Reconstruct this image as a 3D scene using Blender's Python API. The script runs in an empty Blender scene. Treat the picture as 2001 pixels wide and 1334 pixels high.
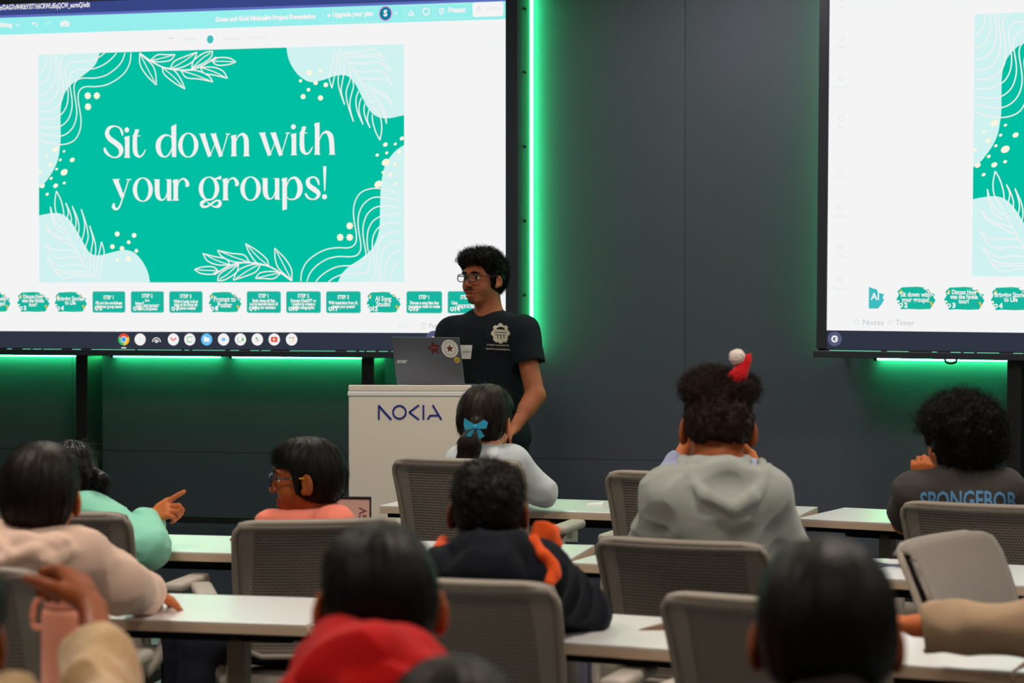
import bpy, bmesh, math, random
import numpy as np
from mathutils import Vector, Matrix, Euler

# ------------------------------------------------------------------ camera
S = bpy.context.scene
COL = S.collection
FPX, IW, IH = 4447.0, 2001.0, 1334.0
CAM_Z, YAW, PITCH = 1.48, math.radians(14.5), math.radians(1.185)
CAM = np.array([0.0, 0.0, CAM_Z])
FW = np.array([-math.sin(YAW) * math.cos(PITCH), math.cos(YAW) * math.cos(PITCH), -math.sin(PITCH)])
RT = np.array([math.cos(YAW), math.sin(YAW), 0.0])
UP = np.cross(RT, FW)
cd = bpy.data.cameras.new('camera')
cam = bpy.data.objects.new('camera', cd)
COL.objects.link(cam)
cam.location = CAM
cam.rotation_euler = Matrix((RT, UP, -FW)).transposed().to_euler()
cd.sensor_width = 36.0
cd.lens = 36.0 * FPX / IW
cd.clip_start = 0.05
cd.dof.use_dof = True
cd.dof.focus_distance = 8.6
cd.dof.aperture_fstop = 4.6
S.camera = cam

# ------------------------------------------------------------------ world, lamps, exposure
S.view_settings.view_transform = 'Standard'
S.view_settings.look = 'None'
S.view_settings.gamma = 1.0
S.view_settings.use_curve_mapping = False
S.view_settings.exposure = 0.0
S.cycles.use_denoising = True
S.cycles.max_bounces = 6
S.cycles.diffuse_bounces = 3
S.cycles.glossy_bounces = 3
S.cycles.transparent_max_bounces = 8
S.cycles.caustics_reflective = False
S.cycles.caustics_refractive = False
S.cycles.sample_clamp_indirect = 4.0
w = bpy.data.worlds.new('world'); S.world = w; w.use_nodes = True
w.node_tree.nodes['Background'].inputs[0].default_value = (0.5, 0.6, 0.8, 1)
w.node_tree.nodes['Background'].inputs[1].default_value = 0.02
CEIL = 3.3
WARM = (1.0, 0.89, 0.78)
#            x     y    watts
LAMPS = [(-2.6, 1.6, 19), (0.2, 1.6, 10), (2.8, 1.6, 10),
         (-3.0, 4.4, 25), (-0.3, 4.4, 25), (2.4, 4.4, 25),
         (-2.6, 7.0, 24), (0.6, 7.0, 24),
         (-4.2, 9.5, 9), (-1.55, 9.45, 11), (1.0, 9.2, 9)]
for i, (lx, ly, lw) in enumerate(LAMPS):
    lw *= 1.18
    ld = bpy.data.lights.new('downlight_beam', 'AREA')
    ld.shape = 'SQUARE'; ld.size = 0.55; ld.energy = lw; ld.color = WARM if ly < 8 else (1.0, 0.90, 0.86)
    ld.spread = math.radians(150)
    lo = bpy.data.objects.new('downlight_beam', ld)
    lo.location = (lx, ly, CEIL - 0.07)
    COL.objects.link(lo)
    LAMPS[i] = (lx, ly, lo)

# ------------------------------------------------------------------ small helpers
def V(*a): return np.array(a, float)
def unit(v):
    v = np.asarray(v, float); return v / (np.linalg.norm(v) + 1e-12)
def ray(px, py):
    return FW + RT * (px - IW / 2) / FPX + UP * (IH / 2 - py) / FPX
ZO = 0.0                                  # shifts a whole figure along the view when it is laid out
def P(px, py, Z): return CAM + ray(px, py) * (Z + ZO)
def onplane(px, py, p0, n):
    r = ray(px, py); return CAM + r * (np.dot(np.asarray(p0) - CAM, n) / np.dot(r, n))
def onz(px, py, z):
    r = ray(px, py); return CAM + r * ((z - CAM_Z) / r[2])
def lin(c):
    c = c / 255.0
    return c / 12.92 if c <= 0.04045 else ((c + 0.055) / 1.055) ** 2.4
def rgb(r, g, b): return (lin(r), lin(g), lin(b), 1.0)

def link(o, parent=None, name=None):
    COL.objects.link(o)
    if parent is not None:
        o.parent = parent
    return o
def thing(name, label, cat, loc=(0, 0, 0), rz=0.0, group=None):
    o = bpy.data.objects.new(name, None)
    o.empty_display_size = 0.1
    o.location = loc; o.rotation_euler = (0, 0, rz)
    COL.objects.link(o)
    o['label'] = label; o['category'] = cat
    if group: o['group'] = group
    return o
def tag(o, label, cat, group=None):
    o['label'] = label; o['category'] = cat
    if group: o['group'] = group
    return o
def struct(o):
    o['kind'] = 'structure'; return o
def mesh_obj(name, verts, faces, mats, parent=None, smooth=False, midx=None, origin=None):
    me = bpy.data.meshes.new(name)
    verts = np.asarray(verts, float)
    if origin is not None: verts = verts - np.asarray(origin)
    me.from_pydata(verts.tolist(), [], [list(map(int, f)) for f in faces])
    if not isinstance(mats, (list, tuple)): mats = [mats]
    for m in mats: me.materials.append(m)
    if midx is not None: me.polygons.foreach_set('material_index', midx)
    if smooth: me.polygons.foreach_set('use_smooth', [True] * len(me.polygons))
    me.update()
    o = bpy.data.objects.new(name, me)
    return link(o, parent)

class B:
    """collects shapes that become ONE mesh"""
    def __init__(s): s.v = []; s.f = []; s.m = []; s.cm = 0; s.M = None
    def add(s, v, f):
        n = len(s.v)
        for p in v:
            p = np.asarray(p, float)
            if s.M is not None: p = s.M[0] @ p + s.M[1]
            s.v.append(p)
        for q in f:
            s.f.append([i + n for i in q]); s.m.append(s.cm)
        return s
    def box(s, c, sz, R=None, bev=0.0):
        bm = bmesh.new(); bmesh.ops.create_cube(bm, size=1.0)
        for v in bm.verts: v.co = Vector((v.co.x * sz[0], v.co.y * sz[1], v.co.z * sz[2]))
        if bev > 0: bmesh.ops.bevel(bm, geom=list(bm.edges), offset=bev, segments=3, profile=0.5, affect='EDGES')
        vs = [np.array(v.co) for v in bm.verts]
        if R is not None: vs = [R @ v for v in vs]
        vs = [v + np.asarray(c) for v in vs]
        bm.verts.index_update()
        s.add(vs, [[v.index for v in f.verts] for f in bm.faces]); bm.free(); return s
    def box2(s, lo, hi, bev=0.0):
        lo = np.asarray(lo, float); hi = np.asarray(hi, float)
        return s.box((lo + hi) / 2, hi - lo, None, bev)
    def tube(s, pts, r, n=10, cap=True, flat=1.0, up=(0, 0, 1)):
        pts = [np.asarray(p, float) for p in pts]
        rr = r if hasattr(r, '__len__') else [r] * len(pts)
        vs = []; fs = []; N = len(pts)
        u = np.asarray(up, float)
        for i, p in enumerate(pts):
            t = unit(pts[min(i + 1, N - 1)] - pts[max(i - 1, 0)])
            a = np.cross(u, t)
            if np.linalg.norm(a) < 1e-3: a = np.cross((1, 0, 0), t)
            a = unit(a); b = unit(np.cross(t, a))
            for k in range(n):
                an = 2 * math.pi * k / n
                vs.append(p + rr[i] * (a * math.cos(an) + b * math.sin(an) * flat))
        for i in range(N - 1):
            for k in range(n):
                fs.append([i * n + k, i * n + (k + 1) % n, (i + 1) * n + (k + 1) % n, (i + 1) * n + k])
        if cap:
            fs.append(list(range(n - 1, -1, -1))); fs.append([(N - 1) * n + k for k in range(n)])
        return s.add(vs, fs)
    def lathe(s, prof, c=(0, 0, 0), n=32):
        vs = []; fs = []; c = np.asarray(c, float)
        for (r, z) in prof:
            for k in range(n):
                a = 2 * math.pi * k / n; vs.append(c + V(r * math.cos(a), r * math.sin(a), z))
        for i in range(len(prof) - 1):
            for k in range(n):
                fs.append([i * n + k, i * n + (k + 1) % n, (i + 1) * n + (k + 1) % n, (i + 1) * n + k])
        fs.append(list(range(n - 1, -1, -1))); fs.append([(len(prof) - 1) * n + k for k in range(n)])
        return s.add(vs, fs)
    def slab(s, fn, nu, nv, thick):
        """closed slab: fn(u,v)->(point, normal), u,v in 0..1"""
        a = []; b = []
        for j in range(nv + 1):
            for i in range(nu + 1):
                p, nn = fn(i / nu, j / nv); a.append(p); b.append(p - nn * thick)
        W = nu + 1; N = len(a); fs = []
        for j in range(nv):
            for i in range(nu):
                q = [j * W + i, j * W + i + 1, (j + 1) * W + i + 1, (j + 1) * W + i]
                fs.append(q); fs.append([x + N for x in reversed(q)])
        ring = [i for i in range(W)] + [j * W + nu for j in range(1, nv + 1)] + [nv * W + i for i in range(nu - 1, -1, -1)] + [j * W for j in range(nv - 1, 0, -1)]
        for k in range(len(ring)):
            p, q = ring[k], ring[(k + 1) % len(ring)]
            fs.append([q, p, p + N, q + N])
        return s.add(a + b, fs)
    def build(s, name, mats, parent=None, smooth=False, origin=None):
        return mesh_obj(name, s.v, s.f, mats, parent, smooth, s.m, origin)

def catmull(pts, n=8):
    pts = [np.asarray(p, float) for p in pts]
    if len(pts) < 3: return pts
    e = [2 * pts[0] - pts[1]] + pts + [2 * pts[-1] - pts[-2]]
    out = []
    for i in range(1, len(e) - 2):
        p0, p1, p2, p3 = e[i - 1:i + 3]
        for k in range(n):
            t = k / n
            out.append(0.5 * ((2 * p1) + (-p0 + p2) * t + (2 * p0 - 5 * p1 + 4 * p2 - p3) * t * t + (-p0 + 3 * p1 - 3 * p2 + p3) * t ** 3))
    out.append(e[-2]); return out

# ------------------------------------------------------------------ materials
def newmat(name):
    m = bpy.data.materials.new(name); m.use_nodes = True
    nt = m.node_tree; return m, nt, nt.nodes['Principled BSDF']
def nd(nt, t, **kw):
    n = nt.nodes.new(t)
    for k, v in kw.items():
        if k.startswith('i_'): n.inputs[k[2:]].default_value = v
        else: setattr(n, k, v)
    return n
def mat(name, c, rough=0.6, metal=0.0, spec=0.5, var=0.0, vscale=30.0, bump=0.0, bscale=200.0, stretch=None, sss=0.0, coat=0.0, sheen=0.0):
    m, nt, b = newmat(name)
    b.inputs['Base Color'].default_value = c
    b.inputs['Roughness'].default_value = rough
    b.inputs['Metallic'].default_value = metal
    b.inputs['Specular IOR Level'].default_value = spec
    if coat: b.inputs['Coat Weight'].default_value = coat; b.inputs['Coat Roughness'].default_value = 0.08
    if sheen: b.inputs['Sheen Weight'].default_value = sheen; b.inputs['Sheen Roughness'].default_value = 0.5
    if sss:
        b.inputs['Subsurface Weight'].default_value = sss
        b.inputs['Subsurface Radius'].default_value = (0.012, 0.005, 0.003)
        b.inputs['Subsurface Scale'].default_value = 1.0
    tc = nd(nt, 'ShaderNodeTexCoord')
    co = tc.outputs['Object']
    if stretch:
        mp = nd(nt, 'ShaderNodeMapping'); mp.inputs['Scale'].default_value = stretch
        nt.links.new(co, mp.inputs[0]); co = mp.outputs[0]
    if var:
        nz = nd(nt, 'ShaderNodeTexNoise', i_Scale=vscale, i_Detail=4.0)
        nt.links.new(co, nz.inputs['Vector'])
        mx = nd(nt, 'ShaderNodeMix', data_type='RGBA')
        mx.inputs[6].default_value = tuple(max(0, x * (1 - var)) for x in c[:3]) + (1,)
        mx.inputs[7].default_value = tuple(min(1, x * (1 + var)) for x in c[:3]) + (1,)
        nt.links.new(nz.outputs[0], mx.inputs[0]); nt.links.new(mx.outputs[2], b.inputs['Base Color'])
    if bump:
        n2 = nd(nt, 'ShaderNodeTexNoise', i_Scale=bscale, i_Detail=3.0)
        nt.links.new(co, n2.inputs['Vector'])
        bp = nd(nt, 'ShaderNodeBump', i_Strength=bump, i_Distance=0.004)
        nt.links.new(n2.outputs[0], bp.inputs['Height']); nt.links.new(bp.outputs[0], b.inputs['Normal'])
    return m
def emat(name, c, strength=1.0, sample=True):
    m = bpy.data.materials.new(name); m.use_nodes = True; nt = m.node_tree
    nt.nodes.remove(nt.nodes['Principled BSDF'])
    e = nd(nt, 'ShaderNodeEmission'); e.inputs[0].default_value = c; e.inputs[1].default_value = strength
    nt.links.new(e.outputs[0], nt.nodes['Material Output'].inputs[0])
    if not sample: m.cycles.emission_sampling = 'NONE'
    return m

# ------------------------------------------------------------------ palette
M = {}
M['wall'] = mat('wall_fabric', rgb(88, 89, 106), 0.95, spec=0.15, var=0.12, vscale=260, bump=0.35, bscale=700)
M['wall_plain'] = mat('painted_wall', rgb(120, 116, 112), 0.9, spec=0.2, var=0.03, vscale=8)
M['ceiling'] = mat('ceiling_tile', rgb(200, 196, 190), 0.95, spec=0.1, var=0.04, vscale=60)
M['black'] = mat('black_metal', rgb(26, 27, 30), 0.45, spec=0.4)
M['black_matte'] = mat('black_matte', rgb(18, 18, 20), 0.8, spec=0.25)
M['bezel'] = mat('display_bezel', rgb(50, 54, 64), 0.45, spec=0.4)
M['white_lam'] = mat('white_laminate', rgb(238, 238, 240), 0.36, spec=0.9, var=0.015, vscale=6, coat=1.0)
M['white_lam'].node_tree.nodes['Principled BSDF'].inputs['Coat Roughness'].default_value = .36
M['white_lam'].node_tree.nodes['Principled BSDF'].inputs['Coat IOR'].default_value = 1.8
M['lam_edge'] = mat('table_edge', rgb(206, 182, 158), 0.5, spec=0.4)
M['lectern'] = mat('lectern_panel', rgb(228, 220, 208), 0.45, spec=0.4)
M['plate'] = mat('outlet_plate', rgb(200, 198, 188), 0.5)
M['chair_plastic'] = mat('chair_plastic', rgb(146, 137, 126), 0.5, spec=0.4)
M['chair_pad'] = mat('armrest_pad', rgb(176, 168, 158), 0.45, spec=0.45)
M['hole_shade'] = mat('shaded_backing', rgb(44, 38, 34), 0.9)  # dark tone paints the shade behind the shell holes onto the cushion back
M['leg'] = mat('table_leg', rgb(158, 140, 120), 0.45, spec=0.4)

def carpet():
    m, nt, b = newmat('carpet_tile')
    tc = nd(nt, 'ShaderNodeTexCoord')
    mp = nd(nt, 'ShaderNodeMapping'); mp.inputs['Scale'].default_value = (6, 90, 1)
    nt.links.new(tc.outputs['Object'], mp.inputs[0])
    nz = nd(nt, 'ShaderNodeTexNoise', i_Scale=1.0, i_Detail=5.0); nt.links.new(mp.outputs[0], nz.inputs[0])
    cr = nd(nt, 'ShaderNodeValToRGB')
    cr.color_ramp.elements[0].position = 0.35; cr.color_ramp.elements[0].color = rgb(92, 104, 108)
    cr.color_ramp.elements[1].position = 0.68; cr.color_ramp.elements[1].color = rgb(150, 164, 164)
    nt.links.new(nz.outputs[0], cr.inputs[0]); nt.links.new(cr.outputs[0], b.inputs['Base Color'])
    b.inputs['Roughness'].default_value = 0.95; b.inputs['Specular IOR Level'].default_value = 0.1
    n2 = nd(nt, 'ShaderNodeTexNoise', i_Scale=300.0); nt.links.new(tc.outputs['Object'], n2.inputs[0])
    bp = nd(nt, 'ShaderNodeBump', i_Strength=0.5, i_Distance=0.004)
    nt.links.new(n2.outputs[0], bp.inputs['Height']); nt.links.new(bp.outputs[0], b.inputs['Normal'])
    return m

def shellmat():
    """perforated moulded plastic of the chair back (holes follow the part's UV map)"""
    m, nt, b = newmat('perforated_plastic')
    b.inputs['Roughness'].default_value = 0.5
    uv = nd(nt, 'ShaderNodeUVMap', uv_map='holes')
    sep = nd(nt, 'ShaderNodeSeparateXYZ'); nt.links.new(uv.outputs[0], sep.inputs[0])
    def mth(op, a, bb=None, c=None):
        n = nd(nt, 'ShaderNodeMath', operation=op)
        for i, x in enumerate((a, bb, c)):
            if x is None: continue
            if isinstance(x, (int, float)): n.inputs[i].default_value = x
            else: nt.links.new(x, n.inputs[i])
        return n.outputs[0]
    # hole pitch 8.4 mm x 9.6 mm, alternate rows offset
    rows = mth('DIVIDE', sep.outputs[1], 0.0086)
    row = mth('FLOOR', rows)
    odd = mth('MULTIPLY', mth('MODULO', row, 2.0), 0.5)
    cols = mth('ADD', mth('DIVIDE', sep.outputs[0], 0.0078), odd)
    fx = mth('ABSOLUTE', mth('SUBTRACT', mth('FRACT', cols), 0.5))
    fy = mth('ABSOLUTE', mth('SUBTRACT', mth('FRACT', rows), 0.5))
    inx = mth('LESS_THAN', fx, 0.31); iny = mth('LESS_THAN', fy, 0.29)
    # margins: holes only in the inner field
    ax = mth('LESS_THAN', mth('ABSOLUTE', sep.outputs[0]), 0.172)
    ay = mth('LESS_THAN', mth('ABSOLUTE', sep.outputs[1]), 0.168)
    hole = mth('MULTIPLY', mth('MULTIPLY', inx, iny), mth('MULTIPLY', ax, ay))
    tr = nd(nt, 'ShaderNodeBsdfTransparent')
    mx = nd(nt, 'ShaderNodeMixShader')
    b.inputs['Base Color'].default_value = rgb(144, 134, 124)
    nt.links.new(hole, mx.inputs[0]); nt.links.new(b.outputs[0], mx.inputs[1]); nt.links.new(tr.outputs[0], mx.inputs[2])
    nt.links.new(mx.outputs[0], nt.nodes['Material Output'].inputs[0])
    return m

def knitmat():
    m, nt, b = newmat('ribbed_knit')
    b.inputs['Roughness'].default_value = 0.85; b.inputs['Specular IOR Level'].default_value = 0.25
    b.inputs['Sheen Weight'].default_value = 0.2
    uv = nd(nt, 'ShaderNodeUVMap', uv_map='holes')
    wv = nd(nt, 'ShaderNodeTexWave', wave_type='BANDS', bands_direction='X', i_Scale=58.0, i_Distortion=0.0)
    nt.links.new(uv.outputs[0], wv.inputs[0])
    mp = nd(nt, 'ShaderNodeMapping'); mp.inputs['Rotation'].default_value = (0, 0, math.radians(90))
    mx = nd(nt, 'ShaderNodeMix', data_type='RGBA')
    mx.inputs[6].default_value = rgb(108, 101, 95); mx.inputs[7].default_value = rgb(152, 144, 136)
    nt.links.new(wv.outputs['Fac'], mx.inputs[0]); nt.links.new(mx.outputs[2], b.inputs['Base Color'])
    bp = nd(nt, 'ShaderNodeBump', i_Strength=0.5, i_Distance=0.002)
    nt.links.new(wv.outputs['Fac'], bp.inputs['Height']); nt.links.new(bp.outputs[0], b.inputs['Normal'])
    return m
M['shell'] = shellmat(); M['knit'] = knitmat()

# ------------------------------------------------------------------ the room
WALL_Y, DISP_Y = 10.3, 10.0
TH = math.radians(8.5)                       # the right-hand bay of the wall turns towards the room
SEAM = onplane(1338, 600, (0, WALL_Y, 0), (0, 1, 0))[0]
DR = V(math.cos(TH), -math.sin(TH), 0)       # direction along the right bay
NR = V(math.sin(TH), math.cos(TH), 0)        # its normal, away from the room
XL, XR, YB = -6.2, 6.2, -3.2
fl = B().box2((XL, YB, -0.08), (XR, WALL_Y + 0.3, 0)); struct(fl.build('floor', carpet()))
ce = B().box2((XL, YB, CEIL), (XR, WALL_Y + 0.3, CEIL + 0.1)); struct(ce.build('ceiling', M['ceiling']))
struct(B().box2((XL - 0.1, YB, 0), (XL, WALL_Y + 0.3, CEIL)).build('wall_left', M['wall_plain']))
struct(B().box2((XR, YB, 0), (XR + 0.1, WALL_Y + 0.3, CEIL)).build('wall_right', M['wall_plain']))
struct(B().box2((XL, YB - 0.1, 0), (XR, YB, CEIL)).build('wall_back', M['wall_plain']))

def panel_wall(name, x0, x1, xs, zs, xf):
    """fabric panels with narrow shadow gaps; xf maps (s along wall, out, z) to the room"""
    b = B()
    zs = [0] + zs + [CEIL]; xs = [x0] + xs + [x1]
    for i in range(len(xs) - 1):
        for j in range(len(zs) - 1):
            g = 0.0008
            lo, hi = (xs[i] + g, -0.03, zs[j] + g), (xs[i + 1] - g, 0.0, zs[j + 1] - g)
            k = len(b.v); b.box2(lo, hi, 0.0015)
            for q in range(k, len(b.v)): b.v[q] = xf(b.v[q])
    b.cm = 1; k = len(b.v)
    b.box2((x0, -0.12, 0), (x1, -0.03, CEIL))
    for q in range(k, len(b.v)): b.v[q] = xf(b.v[q])
    return struct(b.build(name, [M['wall'], M['black_matte']]))
panel_wall('wall_front', XL, SEAM, [-4.9, -3.37], [0.715], lambda p: V(p[0], WALL_Y - p[1], p[2]))
RB0 = V(SEAM, WALL_Y, 0)
panel_wall('wall_front_right', 0.0, 8.2, [2.44, 4.88], [], lambda p: RB0 + DR * p[0] - NR * p[1] + V(0, 0, p[2]))

M['lamp_glow'] = emat('lamp_diffuser', (1.0, 0.72, 0.45, 1), 3.0)
for i, (lx, ly, lo) in enumerate(LAMPS):
    side = ['left', 'centre', 'right', 'left', 'centre', 'right', 'left', 'right', 'left', 'centre', 'right'][i]
    rowname = ['rear row', 'rear row', 'rear row', 'middle row', 'middle row', 'middle row', 'front row', 'front row', 'wall row', 'wall row', 'wall row'][i]
    t = thing('ceiling_light', 'square warm ceiling light, %s one of the %s' % (side, rowname), 'ceiling light', (lx, ly, CEIL), 0, 'ceiling lights over the seats')
    f = B()
    for sx, sy, wx, wy in ((0, .31, .66, .04), (0, -.31, .66, .04), (.31, 0, .04, .58), (-.31, 0, .04, .58)):
        f.box((sx, sy, -0.02), (wx, wy, 0.04))
    f.build('frame', M['plate'], t)
    B().box((0, 0, -0.012), (0.58, 0.58, 0.012)).build('diffuser', M['lamp_glow'], t)
    lo.parent = t; lo.location = (0, 0, -0.06)

# wall socket below the tables
t = thing('wall_outlet', 'pale square wall outlet plate low on the dark wall beneath the front table', 'outlet')
c = onplane(1114, 1034, (0, WALL_Y, 0), (0, 1, 0))
t.location = c
B().box((0, -0.006, 0), (0.075, 0.012, 0.118), None, 0.004).build('plate', M['plate'], t)
for dz in (-0.022, 0.022):
    B().box((0, -0.013, dz), (0.032, 0.004, 0.028), None, 0.0015).build('socket', mat('socket_face', rgb(150, 148, 140), 0.5), t)
bb = B().lathe([(0.004, 0), (0.004, 0.003)], n=10); bb.build('screw', M['black'], t)

# ------------------------------------------------------------------ picture on the two displays
EM = {}
def E(name, r, g, b, s=1.0, sample=False):
    EM[name] = emat('screen_' + name, rgb(r, g, b), s, sample); return EM[name]
SCREENMATS = [E('white', 244, 244, 245, 1.0, True), E('green', 0, 191, 162, 1.0, True), E('aqua', 208, 243, 241, 1.0, True),
              E('line', 243, 240, 240), E('cream', 254, 246, 222), E('navy', 56, 70, 134, 1, True), E('bar', 150, 239, 236, 1, True),
              E('bar_line', 96, 110, 190), E('dot', 64, 190, 192), E('taskbar', 48, 53, 68), E('grey', 196, 198, 200),
              E('thumb', 22, 182, 160), E('edge', 120, 190, 178), E('red', 232, 74, 52), E('yellow', 250, 190, 40), E('blue', 58, 150, 235),
              E('skyblue', 100, 195, 245), E('avatar', 6, 128, 160), E('pink', 236, 96, 190), E('faint', 226, 229, 230),
              E('launcher', 86, 90, 122), E('leaf', 60, 190, 110), E('lilac', 236, 232, 240), E('pale', 190, 240, 237)]
SM = {k: i for i, k in enumerate(EM)}
ORG = onplane(77, 552, (0, DISP_Y, 0), (0, 1, 0))       # slide corner of the left display
def L(px, py):
    """photo point on the left screen -> metres on the screen, from the slide's lower left corner"""
    r = onplane(px, py, (0, DISP_Y, 0), (0, 1, 0)); return V(r[0] - ORG[0], r[2] - ORG[2])
SX0, SX1, SZ0, SZ1 = -0.62, L(989, 600)[0], L(700, 683)[1], 1.335

class Flat:
    def __init__(s): s.v = []; s.f = []; s.m = []
    def poly(s, pts, m, lay):
        n = len(s.v); q = [V(a[0], -0.0006 * lay, a[1]) for a in pts]
        area = sum(q[i][0] * q[(i + 1) % len(q)][2] - q[(i + 1) % len(q)][0] * q[i][2] for i in range(len(q)))
        if area < 0: q.reverse()
        s.v += q; s.f.append(list(range(n, n + len(q)))); s.m.append(SM[m])
    def rect(s, x0, z0, x1, z1, m, lay): s.poly([(x0, z0), (x1, z0), (x1, z1), (x0, z1)], m, lay)
    def rrect(s, x0, z0, x1, z1, r, m, lay):
        pts = []
        for cx, cz, a0 in ((x1 - r, z1 - r, 0), (x0 + r, z1 - r, 90), (x0 + r, z0 + r, 180), (x1 - r, z0 + r, 270)):
            for k in range(5):
                a = math.radians(a0 + k * 22.5); pts.append((cx + r * math.cos(a), cz + r * math.sin(a)))
        s.poly(pts, m, lay)
    def disc(s, c, r, m, lay, ry=None, rot=0.0, n=20, a0=0, a1=360):
        ry = ry or r; pts = []
        full = (a1 - a0) >= 360
        for k in range(n + (0 if full else 1)):
            a = math.radians(a0 + (a1 - a0) * k / n); x, y = r * math.cos(a), ry * math.sin(a)
            pts.append((c[0] + x * math.cos(rot) - y * math.sin(rot), c[1] + x * math.sin(rot) + y * math.cos(rot)))
        if not full: pts.append(c)
        s.poly(pts, m, lay)
    def ring(s, c, r0, r1, m, lay, n=28, ry0=None, ry1=None, a0=0, a1=360):
        ry0 = ry0 or r0; ry1 = ry1 or r1
        for k in range(n):
            a, b = math.radians(a0 + (a1 - a0) * k / n), math.radians(a0 + (a1 - a0) * (k + 1) / n)
            s.poly([(c[0] + r0 * math.cos(a), c[1] + ry0 * math.sin(a)), (c[0] + r1 * math.cos(a), c[1] + ry1 * math.sin(a)),
                    (c[0] + r1 * math.cos(b), c[1] + ry1 * math.sin(b)), (c[0] + r0 * math.cos(b), c[1] + ry0 * math.sin(b))], m, lay)
    def stroke(s, pts, m, lay, smooth=True, n=7):
        """pts: (x, z, width)"""
        p = catmull(pts, n) if smooth and len(pts) > 2 else [np.asarray(q, float) for q in pts]
        Lf, Rt = [], []
        for i, q in enumerate(p):
            d = unit((p[min(i + 1, len(p) - 1)] - p[max(i - 1, 0)])[:2]); nn = V(-d[1], d[0])
            Lf.append(q[:2] + nn * q[2] / 2); Rt.append(q[:2] - nn * q[2] / 2)
        for i in range(len(p) - 1): s.poly([Lf[i], Rt[i], Rt[i + 1], Lf[i + 1]], m, lay)
    def line(s, pts, wd, m, lay, smooth=True): s.stroke([(p[0], p[1], wd) for p in pts], m, lay, smooth)
    def text(s, txt, x, z, size, m, lay, align='CENTER', bold=0.0, fit=None, shear=0.0):
        vs, fs = text_mesh(txt, size, align, bold, shear)
        if fit:
            wd = vs[:, 0].max() - vs[:, 0].min(); vs = vs * V(fit / wd, 1, 1)
        n = len(s.v)
        for q in vs: s.v.append(V(x + q[0], -0.0006 * lay, z + q[1]))
        for q in fs: s.f.append([i + n for i in q]); s.m.append(SM[m])

_tc = {}
def text_mesh(txt, size, align='CENTER', bold=0.0, shear=0.0):
    key = (txt, size, align, bold, shear)
    if key in _tc: return _tc[key]
    cu = bpy.data.curves.new('t', 'FONT'); cu.body = txt; cu.size = size; cu.align_x = align
    cu.offset = bold; cu.resolution_u = 2; cu.shear = shear
    o = bpy.data.objects.new('t', cu)
    me = bpy.data.meshes.new_from_object(o)
    vs = np.array([v.co[:] for v in me.vertices]); fs = [list(p.vertices) for p in me.polygons]
    bpy.data.objects.remove(o); bpy.data.meshes.remove(me); bpy.data.curves.remove(cu)
    _tc[key] = (vs, fs); return vs, fs

F = Flat()
F.rect(SX0, SZ0, SX1, SZ1, 'white', 0)
SW, SH = L(790, 552)[0], 1.09
U1 = SW / 715.0                                # metres per photo pixel along the slide
# browser bars
zb = L(500, 16)[1]; zt = L(500, 52.6)[1]
F.rect(SX0, zb, SX1, SZ1, 'navy', 1); F.rect(SX0, zb - 0.006, SX1, zb + 0.006, 'bar_line', 2)
F.rect(SX0, zt, SX1, zb - 0.006, 'bar', 1)
def T(txt, px, py, hpx, m, align='LEFT', bold=0.0, fitpx=None, lay=3, shear=0.0):
    x, z = L(px, py); F.text(txt, x, z, hpx * U1 * 1.38, m, lay, align, bold, None if fitpx is None else fitpx * U1, shear)
T('gn/DAG7o9HKfzY/ST1hliCRWLdEqQCW_eurmQ/edit', -3, 19.5, 9.5, 'line', bold=0.0008, fitpx=187)
T('Editing', -8, 53, 8.5, 'line', bold=0.0016, fitpx=34)
F.line([L(31, 47.5), L(35, 51), L(39, 47)], 0.005, 'line', 3, False)
F.line([L(64, 46), L(70, 45), L(73, 49), L(69, 53)], 0.005, 'line', 3); F.poly([L(61, 46), L(66, 42), L(66, 50)], 'line', 3)
F.line([L(98, 45), L(91, 44.5), L(88.5, 48.5), L(92, 52)], 0.004, 'pale', 3); F.poly([L(101, 44.5), L(96, 41), L(96, 49)], 'pale', 3)
for a, b2 in ((122, 47), (132, 47), (127, 44.5)): F.disc(L(a, b2), 0.0125, 'line', 3)
F.rect(*L(121, 52), *L(134, 47), 'line', 3); F.line([L(125, 47), L(127, 49.5), L(130, 45)], 0.004, 'bar', 4, False)
T('Green and Gold Minimalist Project Presentation', 421, 42, 8.5, 'line', bold=0.0018, fitpx=194)
def outline(x0, y0, x1, y1, wd=0.003, m='pale'):
    pts = [L(x0, y0), L(x1, y0 - 0.035 * (x1 - x0)), L(x1, y1 - 0.035 * (x1 - x0)), L(x0, y1), L(x0, y0)]
    F.line(pts, wd, m, 2, False)
outline(631, 19, 738, 45); T('Upgrade your plan', 650, 33, 9, 'line', bold=0.0016, fitpx=77)
F.poly([L(639, 30), L(643, 35), L(647, 29.5), L(643, 27)], 'line', 3)
F.disc(L(753.5, 26.5), 0.031, 'pink', 3, ry=0.034); F.disc(L(753.5, 26.5), 0.027, 'avatar', 4, ry=0.030); T('S', 753.5, 31.5, 11, 'line', 'CENTER', 0.002, lay=5)
F.rect(*L(770, 26.6), *L(777, 24.8), 'line', 3); F.rect(*L(772.6, 29.3), *L(774.5, 22), 'line', 3)
outline(791, 12, 816, 38); outline(821, 11, 846, 37)
for k, hh in enumerate((5, 11, 7)): F.rect(*L(798 + k * 4, 30), *L(800.6 + k * 4, 30 - hh), 'line', 3)
F.rect(*L(796, 31.5), *L(811, 30), 'line', 3)
F.ring(L(833, 22.5), 0.012, 0.018, 'line', 3); F.poly([L(829, 27), L(836, 27), L(832, 32)], 'line', 3)
outline(852, 8, 917, 36); T('Present', 876, 24.5, 9.5, 'line', bold=0.0018, fitpx=32)
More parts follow.
